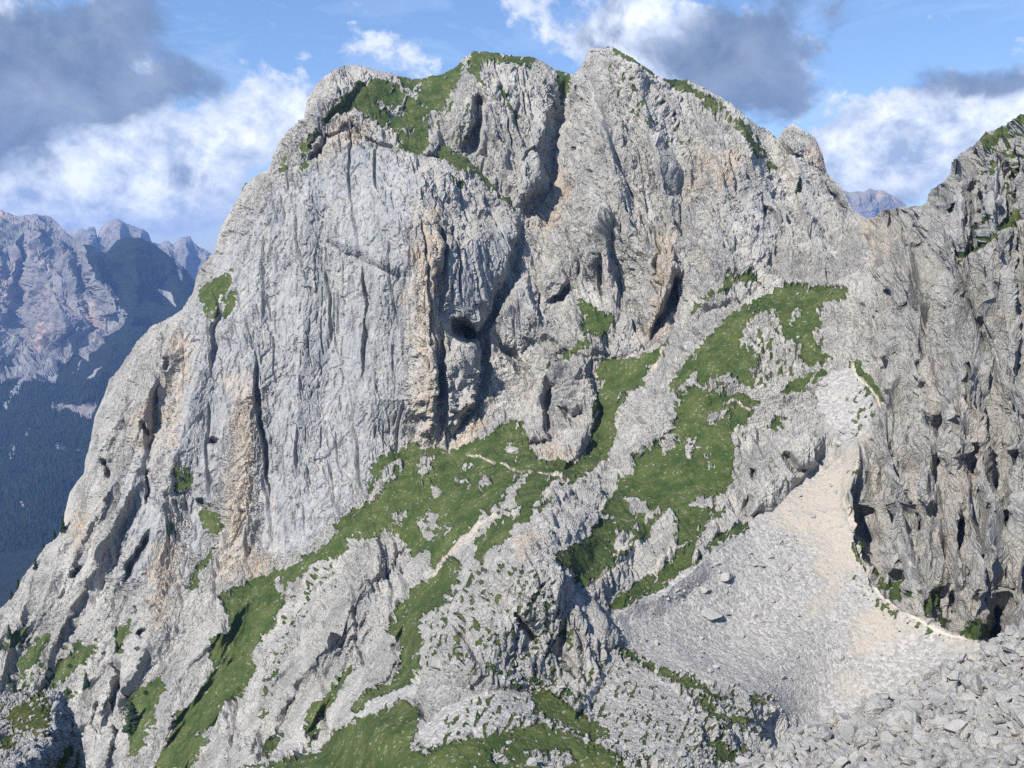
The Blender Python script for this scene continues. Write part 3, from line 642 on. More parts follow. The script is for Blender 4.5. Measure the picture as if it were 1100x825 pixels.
h -= cliff * rock * ny(2.5) * (joints(0, 11, 1.1, 201, -.05, .35) * 3 + joints(3, 6, 1., 207, -.1, .35) * 2.4 + joints(-4, 3.5, .6, 213, -.1, .4) * 1.3)
h -= ny(3) * rock * joints(0, 15, .75, 130, -.05) * 2.4
h -= ny(3) * rock * joints(4, 6.5, .5, 137, .1) * (1.3 + 1.2 * cliff)
h -= ny(3) * rock * joints(-3, 3.2, .4, 143, .15) * (.7 + .6 * cliff)
h -= dg * ny(3) * rock * (joints(32, 9, .6, 150, .12) * (1 - lean0) + joints(-34, 9, .6, 155, .05) * lean0) * 1.8
h -= dg * ny(3) * rock * (joints(28, 4, .45, 160, .2) * (1 - lean0) + joints(-30, 4, .45, 165, .1) * lean0) * 1.0
h -= ny(2.5) * rock * np.clip(perlin(QB / 2.6, 136) - .42, 0, 1) * 4.5
h += rough * ny(3.5) * rock * (ridged(QV / 6, 2, 140) - .7) * .5
h += ny(1.4) * fbm(Q / 1.5, 3, 150) * (.18 * rough * rock + .14 * gr_ + .10 * sc_)
h += gr_ * fbm(Q / 12, 3, 160) * .8
h += sc_ * fbm(Q / 20, 3, 170) * .8
h *= np.where(rock > .3, calm, 1)
h = h * np.clip(S(below) / 7 + .15, 0, 1)
for _ in range(2):
    gh = np.abs(np.gradient(h, axis=1)) / (S(Ds) / FPX * STEP); ws = np.clip((gh - 1.1) / 1.6, 0, 1)
    ws = np.maximum(ws, np.maximum(np.roll(ws, 1, 1), np.roll(ws, -1, 1))); hp = np.pad(h, ((4, 4), (0, 0)), mode='edge'); hv = sum(hp[i:i + h.shape[0]] for i in range(9)) / 9
    h = h * (1 - ws) + hv * ws
P = P + N * h[..., None] * np.clip(S(D) / 300, .6, 1.4)[..., None]
m1 = np.stack([gr_, sc_, np.maximum(tn_ * sc_, 0)], -1)
m2 = np.stack([wm_, bl_, np.clip(pt_, 0, 1)], -1)
m3 = np.stack([q1, q2, rough], -1)
def fm(F): return .25 * (F[:-1, :-1] + F[1:, :-1] + F[1:, 1:] + F[:-1, 1:])
cls = np.ones(G.face.shape, int)
cls[fm(cf_) > 0] = 2; cls[fm(kn_) > 0] = 3
cls[fm(sc_) > .55] = 4; cls[fm(gr_) > .6] = 5; cls[fm(pt_) > .45] = 6
cls[~G.face] = 0
F_ = dict(mountain=1)
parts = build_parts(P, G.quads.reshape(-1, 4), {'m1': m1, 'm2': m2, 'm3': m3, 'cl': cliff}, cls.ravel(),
    {1: ('mountain', 0), 2: ('cliff', 0), 3: ('rocky_hill', 0), 4: ('scree', 0), 5: ('grass', 1), 6: ('path', 1)}, MAT_ROCK)
tag(parts[1], 'pale limestone massif with two summits and a sheer wall', kind='structure')
tag(parts[2], 'grey fluted cliff rising on the right of the scree', kind='structure')
tag(parts[3], 'broken rocky knoll standing below the grass slopes', kind='structure')
tag(parts[4], 'fine grey and sandy scree filling the gully', kind='stuff')
tag(parts[5], 'short green alpine grass on ledges and slopes', kind='stuff')
tag(parts[6], 'thin pale footpath crossing the scree under the cliff', kind='structure')
# the far sides of the ridges
def back_side(name, G, P, table=((8, 3), (25, 14), (70, 60), (160, 190), (300, 420)), mat=None, att=None):
    cols = np.arange(P.shape[1]); top = P[G.first, cols]
    rows = [top]
    for dd, dz in table:
        q = top.copy(); v = top[:, :2] / np.linalg.norm(top[:, :2], axis=1)[:, None]
        q[:, :2] += v * dd; q[:, 2] -= dz
        q += (fbm(q / 40, 3, 200) * min(dd, 40) * .25)[:, None]
        rows.append(q)
    Vv = np.concatenate(rows[::-1]); n = P.shape[1]; m = len(rows)
    idx = np.arange(n * m).reshape(m, n)
    Fq = np.stack([idx[:-1, :-1], idx[1:, :-1], idx[1:, 1:], idx[:-1, 1:]], -1).reshape(-1, 4)
    A = {'m1': np.zeros((n * m, 3)), 'm2': np.zeros((n * m, 3)), 'm3': np.full((n * m, 3), .5)} if att is None else att(n * m)
    return tag(mesh_obj(name, Vv, Fq, A, mat), kind='structure')
back_side('mountain_back', G, P, mat=MAT_ROCK)
print('mountain', time.time() - T0)
def surf(px, py, G=None, P=None):
    G = G or GM; P = PM if P is None else P
    j = int(np.clip(round((px - G.xs[0]) / (G.xs[1] - G.xs[0])), 0, len(G.xs) - 1))
    i = int(np.argmin(np.abs(G.y[G.first[j]:, j] - py))) + G.first[j]
    return Vector(P[i, j].tolist())
from mathutils import Vector
import bmesh
GM, PM = G, P

# ---------------------------------------------------------------- near ground: rubble on the right, outcrop on the left
def near_relief(name, x0, x1, ybot, sky, ctrl, step, amps, label, kind, gpolys, seed, lim, rnd=1.5, feats=None, jag=1.5, sparse=0., dark=None):
    r = Raster(int(x0) - 2, int(x1) + 2, int(sky[:, 1].min()) - 6, ybot + 4)
    d = rbf(ctrl, r)
    if feats: feats(r, d)
    sk = np.interp(r.X[0], sky[:, 0], sky[:, 1]); d += rnd * np.exp(-np.clip(r.Y - sk[None], 0, 200) / 6)
    d = np.clip(d, *lim)
    nr = -normals(place(r.X, r.Y, blur(d, 3)))
    g = Grid(x0, x1, ybot, sky, step, jag, seed); x, y = g.x, g.y; S = lambda F: r.sample(F, x, y)
    p = place(x, y, S(d)).astype(np.float32); n = np.stack([S(nr[..., k]) for k in range(3)], -1)
    q = p.copy(); q[..., 2] -= ZC
    q3_ = np.stack([r.X, r.Y, r.X * 0], -1); na = fbm(q3_ / 6, 4, seed)
    gm = np.clip(.5 + (r.mask(gpolys, 24, .4) + na * 8) * .3, 0, 1) if gpolys else np.zeros(r.shape)
    gg = S(gm).astype(np.float32)
    if sparse: gg = np.maximum(gg, np.clip((fbm(q / 3., 4, seed + 5) - sparse) * 7, 0, .9))
    h = np.zeros(x.shape, np.float32); qs = []
    q = q + np.stack([fbm(q / 4, 2, seed + k * 3) for k in range(3)], -1) * .6
    for k, (wl, am, ed) in enumerate(amps):
        c, e, u = cells(q / wl, seed + k, 1.0); h += am * (c + .6 * np.clip(e / .25, 0, 1)) * (1 - .75 * gg); h -= ed * np.clip(1 - e / .09, 0, 1) * (1 - gg); qs.append(u)
    h += fbm(q / (amps[-1][0] * .5), 3, seed + 9) * amps[-1][1] * .5
    h *= np.clip((y - g.ytop[None]) / 3 + .5, 0, 1)
    p = p + n * h[..., None]
    while len(qs) < 3: qs.append(qs[-1])
    z = np.zeros(x.shape, np.float32)
    att = {'m1': np.stack([gg, z, z], -1), 'm2': np.stack([z, z + .25, z], -1), 'm3': np.stack(qs[:3], -1)}
    cls = np.ones(g.face.shape, int); cls[fm(gg) > .6] = 2; cls[~g.face] = 0
    tab = {1: (name, 0)}; 
    if (cls == 2).sum() > 50: tab[2] = ('grass', 1)
    else: cls[cls == 2] = 1
    pr = build_parts(p, g.quads.reshape(-1, 4), att, cls.ravel(), tab, MAT_NEAR)
    tag(pr[1], label, kind=kind)
    if 2 in pr: tag(pr[2], 'turf growing between the white stones of the near outcrop', kind='stuff')
    b = back_side(name + '_back', g, p, ((1.5, .8), (6, 5), (14, 16), (24, 40)), mat=MAT_NEAR)
    return g, p
RUB_SKY = np.array([(770,845),(791,832),(815,819),(842,804),(866,791),(883,784),(900,779),(920,772),(934,762),(947,763),(964,759),(971,749),(988,740),(1001,731),(1018,725),(1035,716),(1049,708),(1066,699),(1073,695),(1083,689),(1100,682),(1180,650),(1280,615)], float)
def rub_f(r, d):
    rib(r, d, V(9, '700,600 760,660 860,720 980,800'), 60, 10, 1.6); crack(r, d, V(9, '712,625 716,700'), 6, 2.5)
    crack(r, d, V(9, '560,710 620,715 640,700'), 5, 1.8); crack(r, d, V(9, '985,450 1000,470 1040,455'), 6, 2); crack(r, d, V(9, '740,705 790,730'), 5, 1.5)
    crack(r, d, V(9, '820,640 900,600 980,640'), 5, 1.2); crack(r, d, V(9, '400,725 440,715'), 5, 1.5)
GR_, PR_ = near_relief('rubble_slope', 772, 1270, 866, RUB_SKY, [(1176,655,138),(1270,620,146),(1270,866,72),(1100,684,130),(1000,732,122),(900,780,113),(815,819,104),(770,845,100),(1176,866,74),(1000,866,80),(860,866,88),(780,866,94),(1100,780,95),(1000,800,97)],
    .62, [(3.2, 1.1, .5), (1.35, .55, .3), (.6, .24, .12)], 'jumbled slope of pale broken rock in the near right corner', 'structure', [V(9, '920,790 960,775 1000,760 990,780 950,800'), V(9, '1060,800 1090,790 1120,825 1070,825')], 300, (60, 150), 2.5, rub_f)
OUT_SKY = np.array([(-70,752),(0,749),(20,747),(37,744),(61,743),(68,749),(72,760),(76,772),(81,784),(86,803),(90,825),(96,866)], float)
GO_, PO_ = near_relief('rock_outcrop', -66, 96, 866, OUT_SKY, [(-66,755,64),(0,750,64),(37,745,64),(61,744,63.5),(70,762,62),(70,783,59),(58,795,57),(48,812,54.5),(38,825,53),(20,860,50),(-66,860,49),(-30,800,56),(20,790,58),(76,775,66),(82,795,69),(75,825,66),(55,825,60),(88,825,74),(60,850,62),(92,860,76)],
    .45, [(1.3, .30, .16), (.6, .17, .12), (.28, .09, .05)], 'white weathered outcrop tufted with grass in the lower left corner', 'structure',
    [V(7, '30,700 60,640 130,600 160,640 150,700 110,720 60,730'), V(7, '0,740 45,750 40,775 0,785'), V(7, '80,600 130,590 150,610 110,620')], 340, (46, 80), .8, None, .8, .12)
print('near', time.time() - T0)

# ---------------------------------------------------------------- far ranges
def far_relief(name, x0, x1, ybot, sky, ctrl, step, feats, nz, mat, label, lim, masks, seed, jag=1., rnd=120):
    r = Raster(int(x0) - 2, int(x1) + 2, int(sky[:, 1].min()) - 6, ybot + 4)
    d = rbf(ctrl, r); feats(r, d)
    sk = np.interp(r.X[0], sky[:, 0], sky[:, 1]); d += rnd * np.exp(-np.clip(r.Y - sk[None], 0, 200) / 6); d = np.clip(d, *lim)
    nr = -normals(place(r.X, r.Y, blur(d, 3)))
    g = Grid(x0, x1, ybot, sky, step, jag, seed); x, y = g.x, g.y; S = lambda F: r.sample(F, x, y)
    p = place(x, y, S(d)).astype(np.float32); n = np.stack([S(nr[..., k]) for k in range(3)], -1)
    q = p.copy(); q[..., 2] -= ZC; ms = masks(r)
    f_ = S(ms[0]); s_ = S(ms[1])
    k = nz; qv = (q + np.stack([fbm(q / 300, 2, seed + i) for i in range(3)], -1) * 60) * np.array([1, 1, .4], np.float32)
    rk = 1 - .8 * f_
    f1_ = np.linalg.norm(np.gradient(place(r.X, r.Y, blur(d, 2)), axis=1), axis=-1); cal = S(blur(np.clip(5 / (f1_ / (d / FPX)), .3, 1), 1))
    h = ((ridged(qv / 260, 5, seed + 3) - .8) * 55 + cells(qv / 110, seed % 50, .5)[0] * 14 + cells(qv / 45, seed % 50 + 1, .6)[0] * 7 + fbm(qv / 60, 3, seed + 4) * 9 - hair(qv, 70, seed + 8, .08) * 20) * k * rk * cal + f_ * fbm(q / 260, 4, seed + 6) * 45 * k
    h *= np.clip((y - g.ytop[None]) / 14 + .12, 0, 1)
    p = p + n * h[..., None]
    cls = np.where(g.face, 1, 0)
    o = build_parts(p, g.quads.reshape(-1, 4), {'m1': np.stack([f_, s_, f_ * 0], -1)}, cls.ravel(), {1: (name, 0)}, mat)[1]
    tag(o, label, kind='structure')
    back_side(name + '_back', g, p, ((90, 60), (300, 350), (700, 1000)), mat=mat, att=lambda n_: {'m1': np.zeros((n_, 3))})
    return g, p, r, ms
def far_material():
    m, t, b, pos = new_mat('distant_dolomite')
    f, s, _ = t.attr('m1')
    n1 = t.noise(t.scaled(pos, (1, 1, .3)), .004, 5, .6); n2 = t.noise(pos, .02, 5, .65)
    c = t.mix(t.rng(n1, .35, .65), (.16, .155, .15), (.30, .27, .245)); c = t.mix(t.rng(n1, .56, .7, 0, .7), c, (.50, .33, .25))
    c = t.mix(t.rng(n2, .52, .68, 0, .8), c, (.13, .14, .13))
    wood = t.mix(t.rng(n2, .35, .65), (.006, .011, .007), (.014, .022, .012))
    ff = t.rng(t.m('ADD', f, t.rng(n2, .3, .7, -.3, .3)), .42, .58)
    c = t.mix(ff, c, wood); c = t.mix(t.rng(t.m('ADD', s, t.rng(n2, .3, .7, -.25, .25)), .4, .6), c, (.27, .265, .255))
    t.l.new(c, b.inputs['Base Color']); t.l.new(bump(t, b, n2, 30, .5), b.inputs['Normal']); return m
MAT_FAR = far_material()
F1_SKY = np.array([(-80,215),(0,226),(14,231),(20,232),(34,230),(54,232),(66,243),(73,251),(85,258),(102,265),(114,272),(117,268),(126,258),(136,254),(153,256),(170,265),(187,278),(200,290),(212,306),(240,330),(300,380)], float)
def f1f(r, d):
    for s, wl, wr, a in [('20,232 40,270 60,320 75,370', 40, 30, 260), ('0,250 -10,320 0,400', 30, 30, 200), ('100,270 110,310 118,345', 24, 22, 180), ('136,256 150,300 140,350', 40, 30, 160),
                         ('60,245 75,290 95,340', 14, 14, 130), ('150,330 120,380 90,440', 20, 20, 120)]: rib(r, d, V(0, s), wl, wr, a)
    for s, w, a in [('28,240 22,300 10,350', 9, 130), ('75,255 90,300 125,345', 9, 110), ('105,275 140,320 190,330', 14, 130), ('85,300 100,350 70,400', 9, 110)]: crack(r, d, V(0, s), w, a)
def f1m(r):
    P_ = np.stack([r.X, r.Y, r.X * 0], -1)
    fo = r.mask([V(0, '-90,425 0,415 20,405 45,412 60,395 80,380 95,385 110,365 125,350 135,335 125,312 105,300 96,282 88,262 110,262 136,250 200,270 240,330 320,390 320,760 -90,760')], 24, .6)
    ro = r.mask([V(4, '140,450 200,460 230,480 310,455 330,520 280,550 210,510 150,515')], 24, .6)
    sc = r.mask([V(4, s) for s in ['225,385 262,330 300,270 340,215 355,180 390,188 375,215 330,240 280,305 240,370', '-5,300 20,290 45,240 35,300 -5,325', '10,490 30,440 70,390 110,340 115,355 75,400 45,450 20,500',
        '60,310 85,330 80,370 40,380', '130,395 160,340 175,375 170,410 140,412', '25,680 30,640 50,600 70,570 92,540 90,560 62,600 42,640 38,685', '172,615 215,622 262,628 258,640 215,632 175,628', '-10,672 10,675 10,682 -10,682',
        '540,0 580,20 575,100 560,60', '255,415 300,370 330,362 300,395', '500,110 540,130 560,165 535,150', '60,790 100,810 90,825', '330,150 370,165 400,185 360,170']], 24, .4)
    g_ = np.clip(.5 + np.minimum(fo, -ro + 5) * .3, 0, 1); return g_, np.clip(.5 + sc * .35, 0, 1)
G1, P1_, R1, M1_ = far_relief('distant_range', -76, 300, 770, F1_SKY, [(-76,215,6600),(0,226,6500),(60,240,6600),(136,254,6000),(187,278,6000),(240,330,5800),(300,380,5500),(0,400,5200),(60,400,5100),(120,340,5600),(200,400,4900),(-76,400,5200),
    (0,500,4000),(100,500,4000),(200,500,4100),(0,640,2900),(-76,640,2900),(200,640,3000),(0,766,2350),(200,766,2400),(300,766,2400)], .9, f1f, 1., MAT_FAR, 'blue hazy dolomite range above dark forested valley', (2200, 8000), f1m, 400)
F2_SKY = np.array([(40,262),(62,250),(68,248),(81,248),(88,244),(93,247),(96,243),(102,244),(105,256),(107,246),(110,243),(115,238),(119,236),(127,234),(133,238),(139,241),(146,243),(153,245),(160,251),(163,260),(173,262),(180,259),(187,262),(193,256),(198,254),(204,255),(208,260),(214,265),(224,270),(238,282),(300,300)], float)
far_relief('distant_spires', 42, 300, 400, F2_SKY, [(42,262,9400),(127,234,9300),(204,255,9600),(300,300,9600),(42,400,8400),(300,400,8400),(150,320,8900)], .9,
    lambda r, d: [rib(r, d, V(0, s), 10, 8, 160) for s in ('127,234 130,280 125,330', '150,246 155,290', '98,244 96,290', '200,255 200,300', '220,270 222,310')] and None, .8, MAT_FAR, 'pale pinkish rock spires far behind the blue range',
    (7800, 10500), lambda r: (np.zeros(r.shape), np.zeros(r.shape)), 430, 1.6)
F3_SKY = np.array([(860,235),(880,222),(893,208),(900,206),(906,204),(912,207),(920,205),(928,206),(934,202),(941,204),(947,204),(954,208),(961,210),(975,222),(1000,238),(1020,250)], float)
far_relief('distant_peak', 862, 1018, 300, F3_SKY, [(862,235,13600),(934,203,13600),(1018,250,13700),(862,300,12900),(1018,300,12900),(934,260,13200)], .9,
    lambda r, d: [rib(r, d, V(0, s), 10, 8, 160) for s in ('906,205 905,250', '934,203 938,250', '950,206 955,250')] and None, .8, MAT_FAR, 'faint blue peak almost lost in cloud beyond the notch',
    (12000, 15000), lambda r: (np.zeros(r.shape), np.zeros(r.shape)), 460, 1.4)
# valley floor out to the horizon
gn = 60; gx, gy = np.meshgrid(np.linspace(-15900, 15900, gn), np.linspace(-2900, 15800, gn)); gz = fbm(np.stack([gx, gy, gx * 0], -1).astype(np.float32) / 2500, 3, 490) * 60
Vv = np.stack([gx, gy, 75 + gz], -1).reshape(-1, 3); ii = np.arange(gn * gn).reshape(gn, gn)
tag(mesh_obj('valley_floor', Vv, np.stack([ii[:-1, :-1], ii[:-1, 1:], ii[1:, 1:], ii[1:, :-1]], -1).reshape(-1, 4), {'m1': np.tile([1., 0, 0], (gn * gn, 1))}, MAT_FAR, True), kind='structure')
# the forest on the valley side: spruces too many and too far to count
fs = R1.sample(M1_[0], G1.x, G1.y); ok = np.argwhere((fs > .7) & (G1.y > 408) & (G1.x < 215) & (G1.y > G1.ytop[None] + 4))
ok = ok[rng.choice(len(ok), 26000)]
b0 = P1_[ok[:, 0], ok[:, 1]] + rng.normal(0, 2, (len(ok), 3)) * [1, 1, 0]
sil_ok = np.ones(len(ok), bool)
hh = rng.uniform(14, 30, len(ok)); rr = hh * rng.uniform(.16, .26, len(ok)); ph = rng.random(len(ok)) * 6.28
VV = []; 
for k in range(5): VV.append(b0 + np.stack([np.cos(ph + k * 1.2566) * rr, np.sin(ph + k * 1.2566) * rr, hh * 0 - 1], -1))
VV.append(b0 + np.stack([hh * 0, hh * 0, hh], -1)); VV = np.stack(VV, 1)
FF = (np.arange(len(ok)) * 6)[:, None, None] + np.array([(k, (k + 1) % 5, 5) for k in range(5)])[None]
def leaf_material(name, a, bcol, sc):
    m, t, b, pos = new_mat(name); n = t.noise(pos, sc, 3, .6); t.l.new(t.mix(t.rng(n, .35, .65), a, bcol), b.inputs['Base Color']); return m
tag(mesh_obj('forest', VV.reshape(-1, 3), FF.reshape(-1, 3), mat=leaf_material('far_spruce', (.012, .022, .014), (.03, .045, .022), .02)), 'dark spruce forest covering the far valley side', kind='stuff')
print('far', time.time() - T0)

# ---------------------------------------------------------------- spruces
M_BARK = leaf_material('bark', (.06, .045, .035), (.11, .085, .065), 3); M_NEED = leaf_material('needles', (.012, .026, .014), (.035, .055, .026), 1.2)
M_BUSH = leaf_material('bush_leaves', (.03, .06, .02), (.07, .11, .04), 1.5)
def crown_mesh(seed, dens=1.):
    r_ = random.Random(seed); Vt, Ft = [], []
    n = 26
    for i in range(n):
        z = .05 + .93 * (i / n) ** .95; w = (.235 * (1 - z) ** .8 + .02) * r_.uniform(.75, 1.2)
        for k in range(int(5 + 6 * (1 - z))):
            a = r_.uniform(0, 6.28); L = w * r_.uniform(.65, 1.25); bw = L * r_.uniform(.28, .42) + .008; dr = L * r_.uniform(.15, .5); th = .03
            ca, sa = math.cos(a), math.sin(a); zz = z + r_.uniform(-.02, .02); s = len(Vt)
            Vt += [(0, 0, zz + .02), (ca * L * .6 - sa * bw, sa * L * .6 + ca * bw, zz - dr * .5), (ca * L, sa * L, zz - dr), (ca * L * .6 + sa * bw, sa * L * .6 - ca * bw, zz - dr * .5), (ca * L * .5, sa * L * .5, zz - dr * .6 - th)]
            Ft += [(s, s + 1, s + 2), (s, s + 2, s + 3), (s + 1, s + 4, s + 2), (s + 2, s + 4, s + 3)]
    s = len(Vt); Vt += [(.012, 0, .93), (-.008, .01, .93), (-.008, -.01, .93), (0, 0, 1.04)]; Ft += [(s, s + 1, s + 3), (s + 1, s + 2, s + 3), (s + 2, s, s + 3)]
    return Vt, Ft
def trunk_mesh():
    Vt, Ft = [], []
    for j, (z, r) in enumerate([(-.12, .03), (0, .024), (.3, .017), (.7, .008), (.97, .002)]):
        for k in range(6): Vt.append((math.cos(k * 1.047) * r, math.sin(k * 1.047) * r, z))
    for j in range(4):
        for k in range(6): a = j * 6 + k; b_ = j * 6 + (k + 1) % 6; Ft.append((a, b_, b_ + 6, a + 6))
    return Vt, Ft
protos = []
for sd in range(3):
    e = bpy.data.objects.new('spruce_tree', None); COL.objects.link(e)
    tr = mesh_obj('trunk', *trunk_mesh(), mat=M_BARK); tr.parent = e
    cr_ = mesh_obj('crown', *crown_mesh(sd), mat=M_NEED); cr_.parent = e
    protos.append((e, tr, cr_, [0]))
def put_tree(i, px, py, hpx, label, group, lean=0, wide=1.):
    e, tr, cr_, used = protos[i % 3]; p = surf(px, py)
    if used[0]:
        e2 = e.copy(); COL.objects.link(e2)
        for c in (tr, cr_): c2 = c.copy(); COL.objects.link(c2); c2.parent = e2
        e = e2
    used[0] = 1
    s = hpx / FPX * p.y * 1.02
    e.location = p + Vector((0, -.3, -.1 * s * .3)); e.scale = (s * wide, s * wide, s); e.rotation_euler = (0, lean, i * 1.7)
    tag(e, label, 'tree', group)
EDGE = 'spruces along the left edge of the massif'; LOWG = 'spruces on the grassy ledges at lower left'
TREES = [
 (13, 642, 11, 'small dark spruce on the left skyline, lowest of those on the edge', EDGE), (21, 632, 12, 'dark spruce on the left skyline just above the lowest one', EDGE),
 (41, 611, 13, 'narrow spruce on the skyline above the steep grey slab', EDGE), (48, 591, 9, 'stubby spruce on the rock edge against the forest', EDGE),
 (59, 578, 11, 'dark spruce on the rock rim, second from the top of the row', EDGE), (68, 570, 18, 'tallest spruce at the top of the skyline row', EDGE),
 (183, 571, 16, 'lone narrow spruce high on the grey wall', 'lone spruces'),
 (11, 685, 16, 'dark spruce at the top of the small ledge at far left', LOWG), (10, 732, 12, 'small spruce by the left border under the ledge', LOWG),
 (16, 746, 18, 'spruce standing just behind the white outcrop at left', LOWG), (31, 744, 8, 'tiny spruce right behind the outcrop top', LOWG),
 (86, 738, 21, 'dark pointed spruce on the ridge right of the white outcrop', LOWG), (72, 745, 10, 'rounded low spruce beside the outcrop', LOWG),
 (76, 704, 7, 'very small spruce at the upper tip of the ledge', LOWG),
 (122, 681, 12, 'upper spruce of the pair in the narrow grass gully', LOWG), (122, 700, 15, 'lower spruce of the pair in the narrow grass gully', LOWG),
 (143, 783, 36, 'largest broad dark spruce beside the grassy gully', LOWG),
 (861, 198, 17, 'lone dark spruce near the notch below the rock tooth', 'lone spruces')]
for i, (px, py, hp, lb, gp) in enumerate(TREES): put_tree(i, px, py, hp, lb, gp, random.uniform(-.05, .05), 1.25 if hp > 30 else random.uniform(.9, 1.25))
def blob_mesh(seed, n=240, flat=.7):
    r_ = random.Random(seed); Vt, Ft = [], []
    for k in range(n):
        u = r_.uniform(-1, 1); a = r_.uniform(0, 6.28); q = math.sqrt(1 - u * u); rad = r_.uniform(.55, 1.0)
        c = Vector((q * math.cos(a) * rad, q * math.sin(a) * rad, abs(u) * rad * flat)); s = len(Vt)
        for j in range(3): Vt.append(tuple(c + Vector((r_.gauss(0, .11), r_.gauss(0, .11), r_.gauss(0, .11)))))
        Ft.append((s, s + 1, s + 2))
    return Vt, Ft
bush = []
for k, (px, py, w_, lb) in enumerate([(613, 156, 7, 'dark round bush high on the right hand summit face'), (867, 196, 7, 'low pale bush right beside the lone spruce near the notch'),
    (552, 738, 12, 'green bush in the crack at the foot of the knoll'), (570, 731, 13, 'grey green bush in the middle of the knoll foot'), (527, 719, 14, 'wide green bush on the lower left of the knoll'),
    (639, 698, 8, 'small green bush on the right shoulder of the knoll'), (78, 707, 7, 'little bush at the top of the grass ledge at lower left'), (75, 715, 9, 'dark dwarf pine at the left end of the middle grass ledge'), (148, 697, 8, 'dark dwarf pine right of the narrow grass gully'),
    (66, 752, 11, 'dark dwarf pine behind the right rim of the white outcrop'), (104, 700, 7, 'dark dwarf pine on the slanting grass ledge at lower left'), (160, 745, 9, 'dark dwarf pine just above the largest spruce'), (232, 590, 6, 'dark dwarf pine in the groove left of the ochre streak'), (195, 515, 7, 'dark dwarf pine on the small turf patch of the wall')]):
    p = surf(px, py); o = bpy.data.objects.new('bush', None) if k < 0 else mesh_obj('bush', *blob_mesh(90 + k), mat=M_BUSH if 0 < k < 7 else M_NEED)
    s = w_ / FPX * p.y * .5; o.location = p + Vector((0, -.2, -.1)); o.scale = (s, s, s * .9); tag(o, lb, 'bush', 'bushes on the rock')

# ---------------------------------------------------------------- boulders
def boulder_mesh(seed, flat=.7):
    bm = bmesh.new(); bmesh.ops.create_icosphere(bm, subdivisions=4, radius=1); r_ = random.Random(seed)
    cuts = []
    for k in range(15):
        v = Vector((r_.gauss(0, 1), r_.gauss(0, 1), r_.gauss(0, 1))).normalized(); cuts.append((v, r_.uniform(.4, .8)))
    for v in bm.verts:
        c = v.co.copy()
        for nrm_, d_ in cuts:
            q = c.dot(nrm_)
            if q > d_: c -= nrm_ * (q - d_)
        v.co = c
    co_ = np.array([v.co[:] for v in bm.verts], np.float32); dn = (fbm(co_ * 2.2 + seed, 4, seed % 60) * .09 + cells(co_ * 3 + seed, seed % 40, .8)[0] * .05)
    sx = r_.uniform(.75, 1.2)
    for v, d_ in zip(bm.verts, dn): v.co = v.co * (1 + float(d_)); v.co.x *= sx; v.co.z *= flat
    me = bpy.data.meshes.new('boulder'); bm.to_mesh(me); bm.free(); me.materials.append(MAT_BLD); return me
BM = [boulder_mesh(500 + k, [.7, .5, .8, .62, .75, .4][k]) for k in range(6)]
def put_boulder(k, p, size, label, group, sink=.25, rot=None, sc_=(1, 1, 1)):
    o = bpy.data.objects.new('boulder', BM[k % 6]); COL.objects.link(o)
    o.location = p + Vector((0, 0, size * (.5 - sink) * .6)); o.scale = (size * .5 * sc_[0], size * .5 * sc_[1], size * .5 * sc_[2])
    o.rotation_euler = rot or (random.uniform(-.5, .5), random.uniform(-.5, .5), random.uniform(0, 6.28)); tag(o, label, 'boulder', group)
NAMED = [ # px, py, width px, kind, label
 (764, 662, 34, 5, 'largest flat slab lying on the left side of the scree'), (757, 634, 16, 1, 'dark undercut block just above the largest flat slab'), (778, 622, 22, 3, 'pale rounded rock above the slab on the scree'),
 (769, 606, 9, 0, 'small dark boulder at the upper left of the scree'), (825, 599, 11, 0, 'brownish boulder alone in the upper scree'), (843, 612, 12, 4, 'boulder a little right and below the brownish one on the scree'), (838, 583, 10, 2, 'boulder high on the scree below the big grey outcrop'),
 (873, 556, 10, 4, 'grey stone at the top of the sandy chute'), (906, 463, 13, 5, 'flat stone in the chute under the right cliff, left one of two'), (919, 465, 11, 5, 'flat stone in the chute under the right cliff, right one of two'), (903, 477, 11, 0, 'blocky stone just below the flat stones in the chute'),
 (911, 507, 8, 2, 'stone in the sand in the upper chute'), (898, 527, 6, 0, 'small stone in the middle of the sandy chute'), (884, 413, 12, 4, 'pale stone in the gravel gully above the grey outcrop'),
 (798, 685, 9, 2, 'angular boulder below the slab on the scree'), (751, 703, 8, 0, 'boulder near the lower left margin of the scree'), (762, 722, 10, 3, 'boulder by the grass tongue under the scree'),
 (552, 482, 17, 0, 'grey boulder alone in the grass under the great wall'), (505, 503, 9, 2, 'small white boulder in the middle of the ridge meadow'), (523, 516, 11, 4, 'tall pale rock standing in the ridge meadow'), (499, 519, 8, 0, 'low white stone left of the tall pale rock'),
 (577, 543, 15, 4, 'pale rock at the saddle under the meadow'), (857, 316, 7, 2, 'white boulder on the crest of the grassy shoulder'), (858, 361, 9, 2, 'white boulder in the turf below the shoulder crest'),
 (658, 628, 9, 0, 'brown boulder at the right foot of the grass slope'), (571, 820, 20, 4, 'rounded grey boulder at the bottom edge of the picture'), (539, 806, 12, 2, 'white boulder cluster stone in the bottom grass'), (547, 797, 7, 0, 'small white stone above its bigger neighbour in bottom grass'),
 (298, 623, 12, 4, 'pale rock knob on the ridge by the wall foot'), (345, 808, 5, 2, 'tiny bright white stone on the lower left turf'), (731, 812, 16, 3, 'smooth pale boulder at the bottom right of the knoll'),
 (1004, 664, 16, 2, 'rounded pale boulder beside the path under the cliff')]
for k, (px, py, wp, kd, lb) in enumerate(NAMED):
    p = surf(px, py); put_boulder(kd, p, wp / FPX * p.y * 1.05, lb, 'single boulders', .42, (random.uniform(-.25, .25), random.uniform(-.2, .2), random.uniform(-.4, .4)))
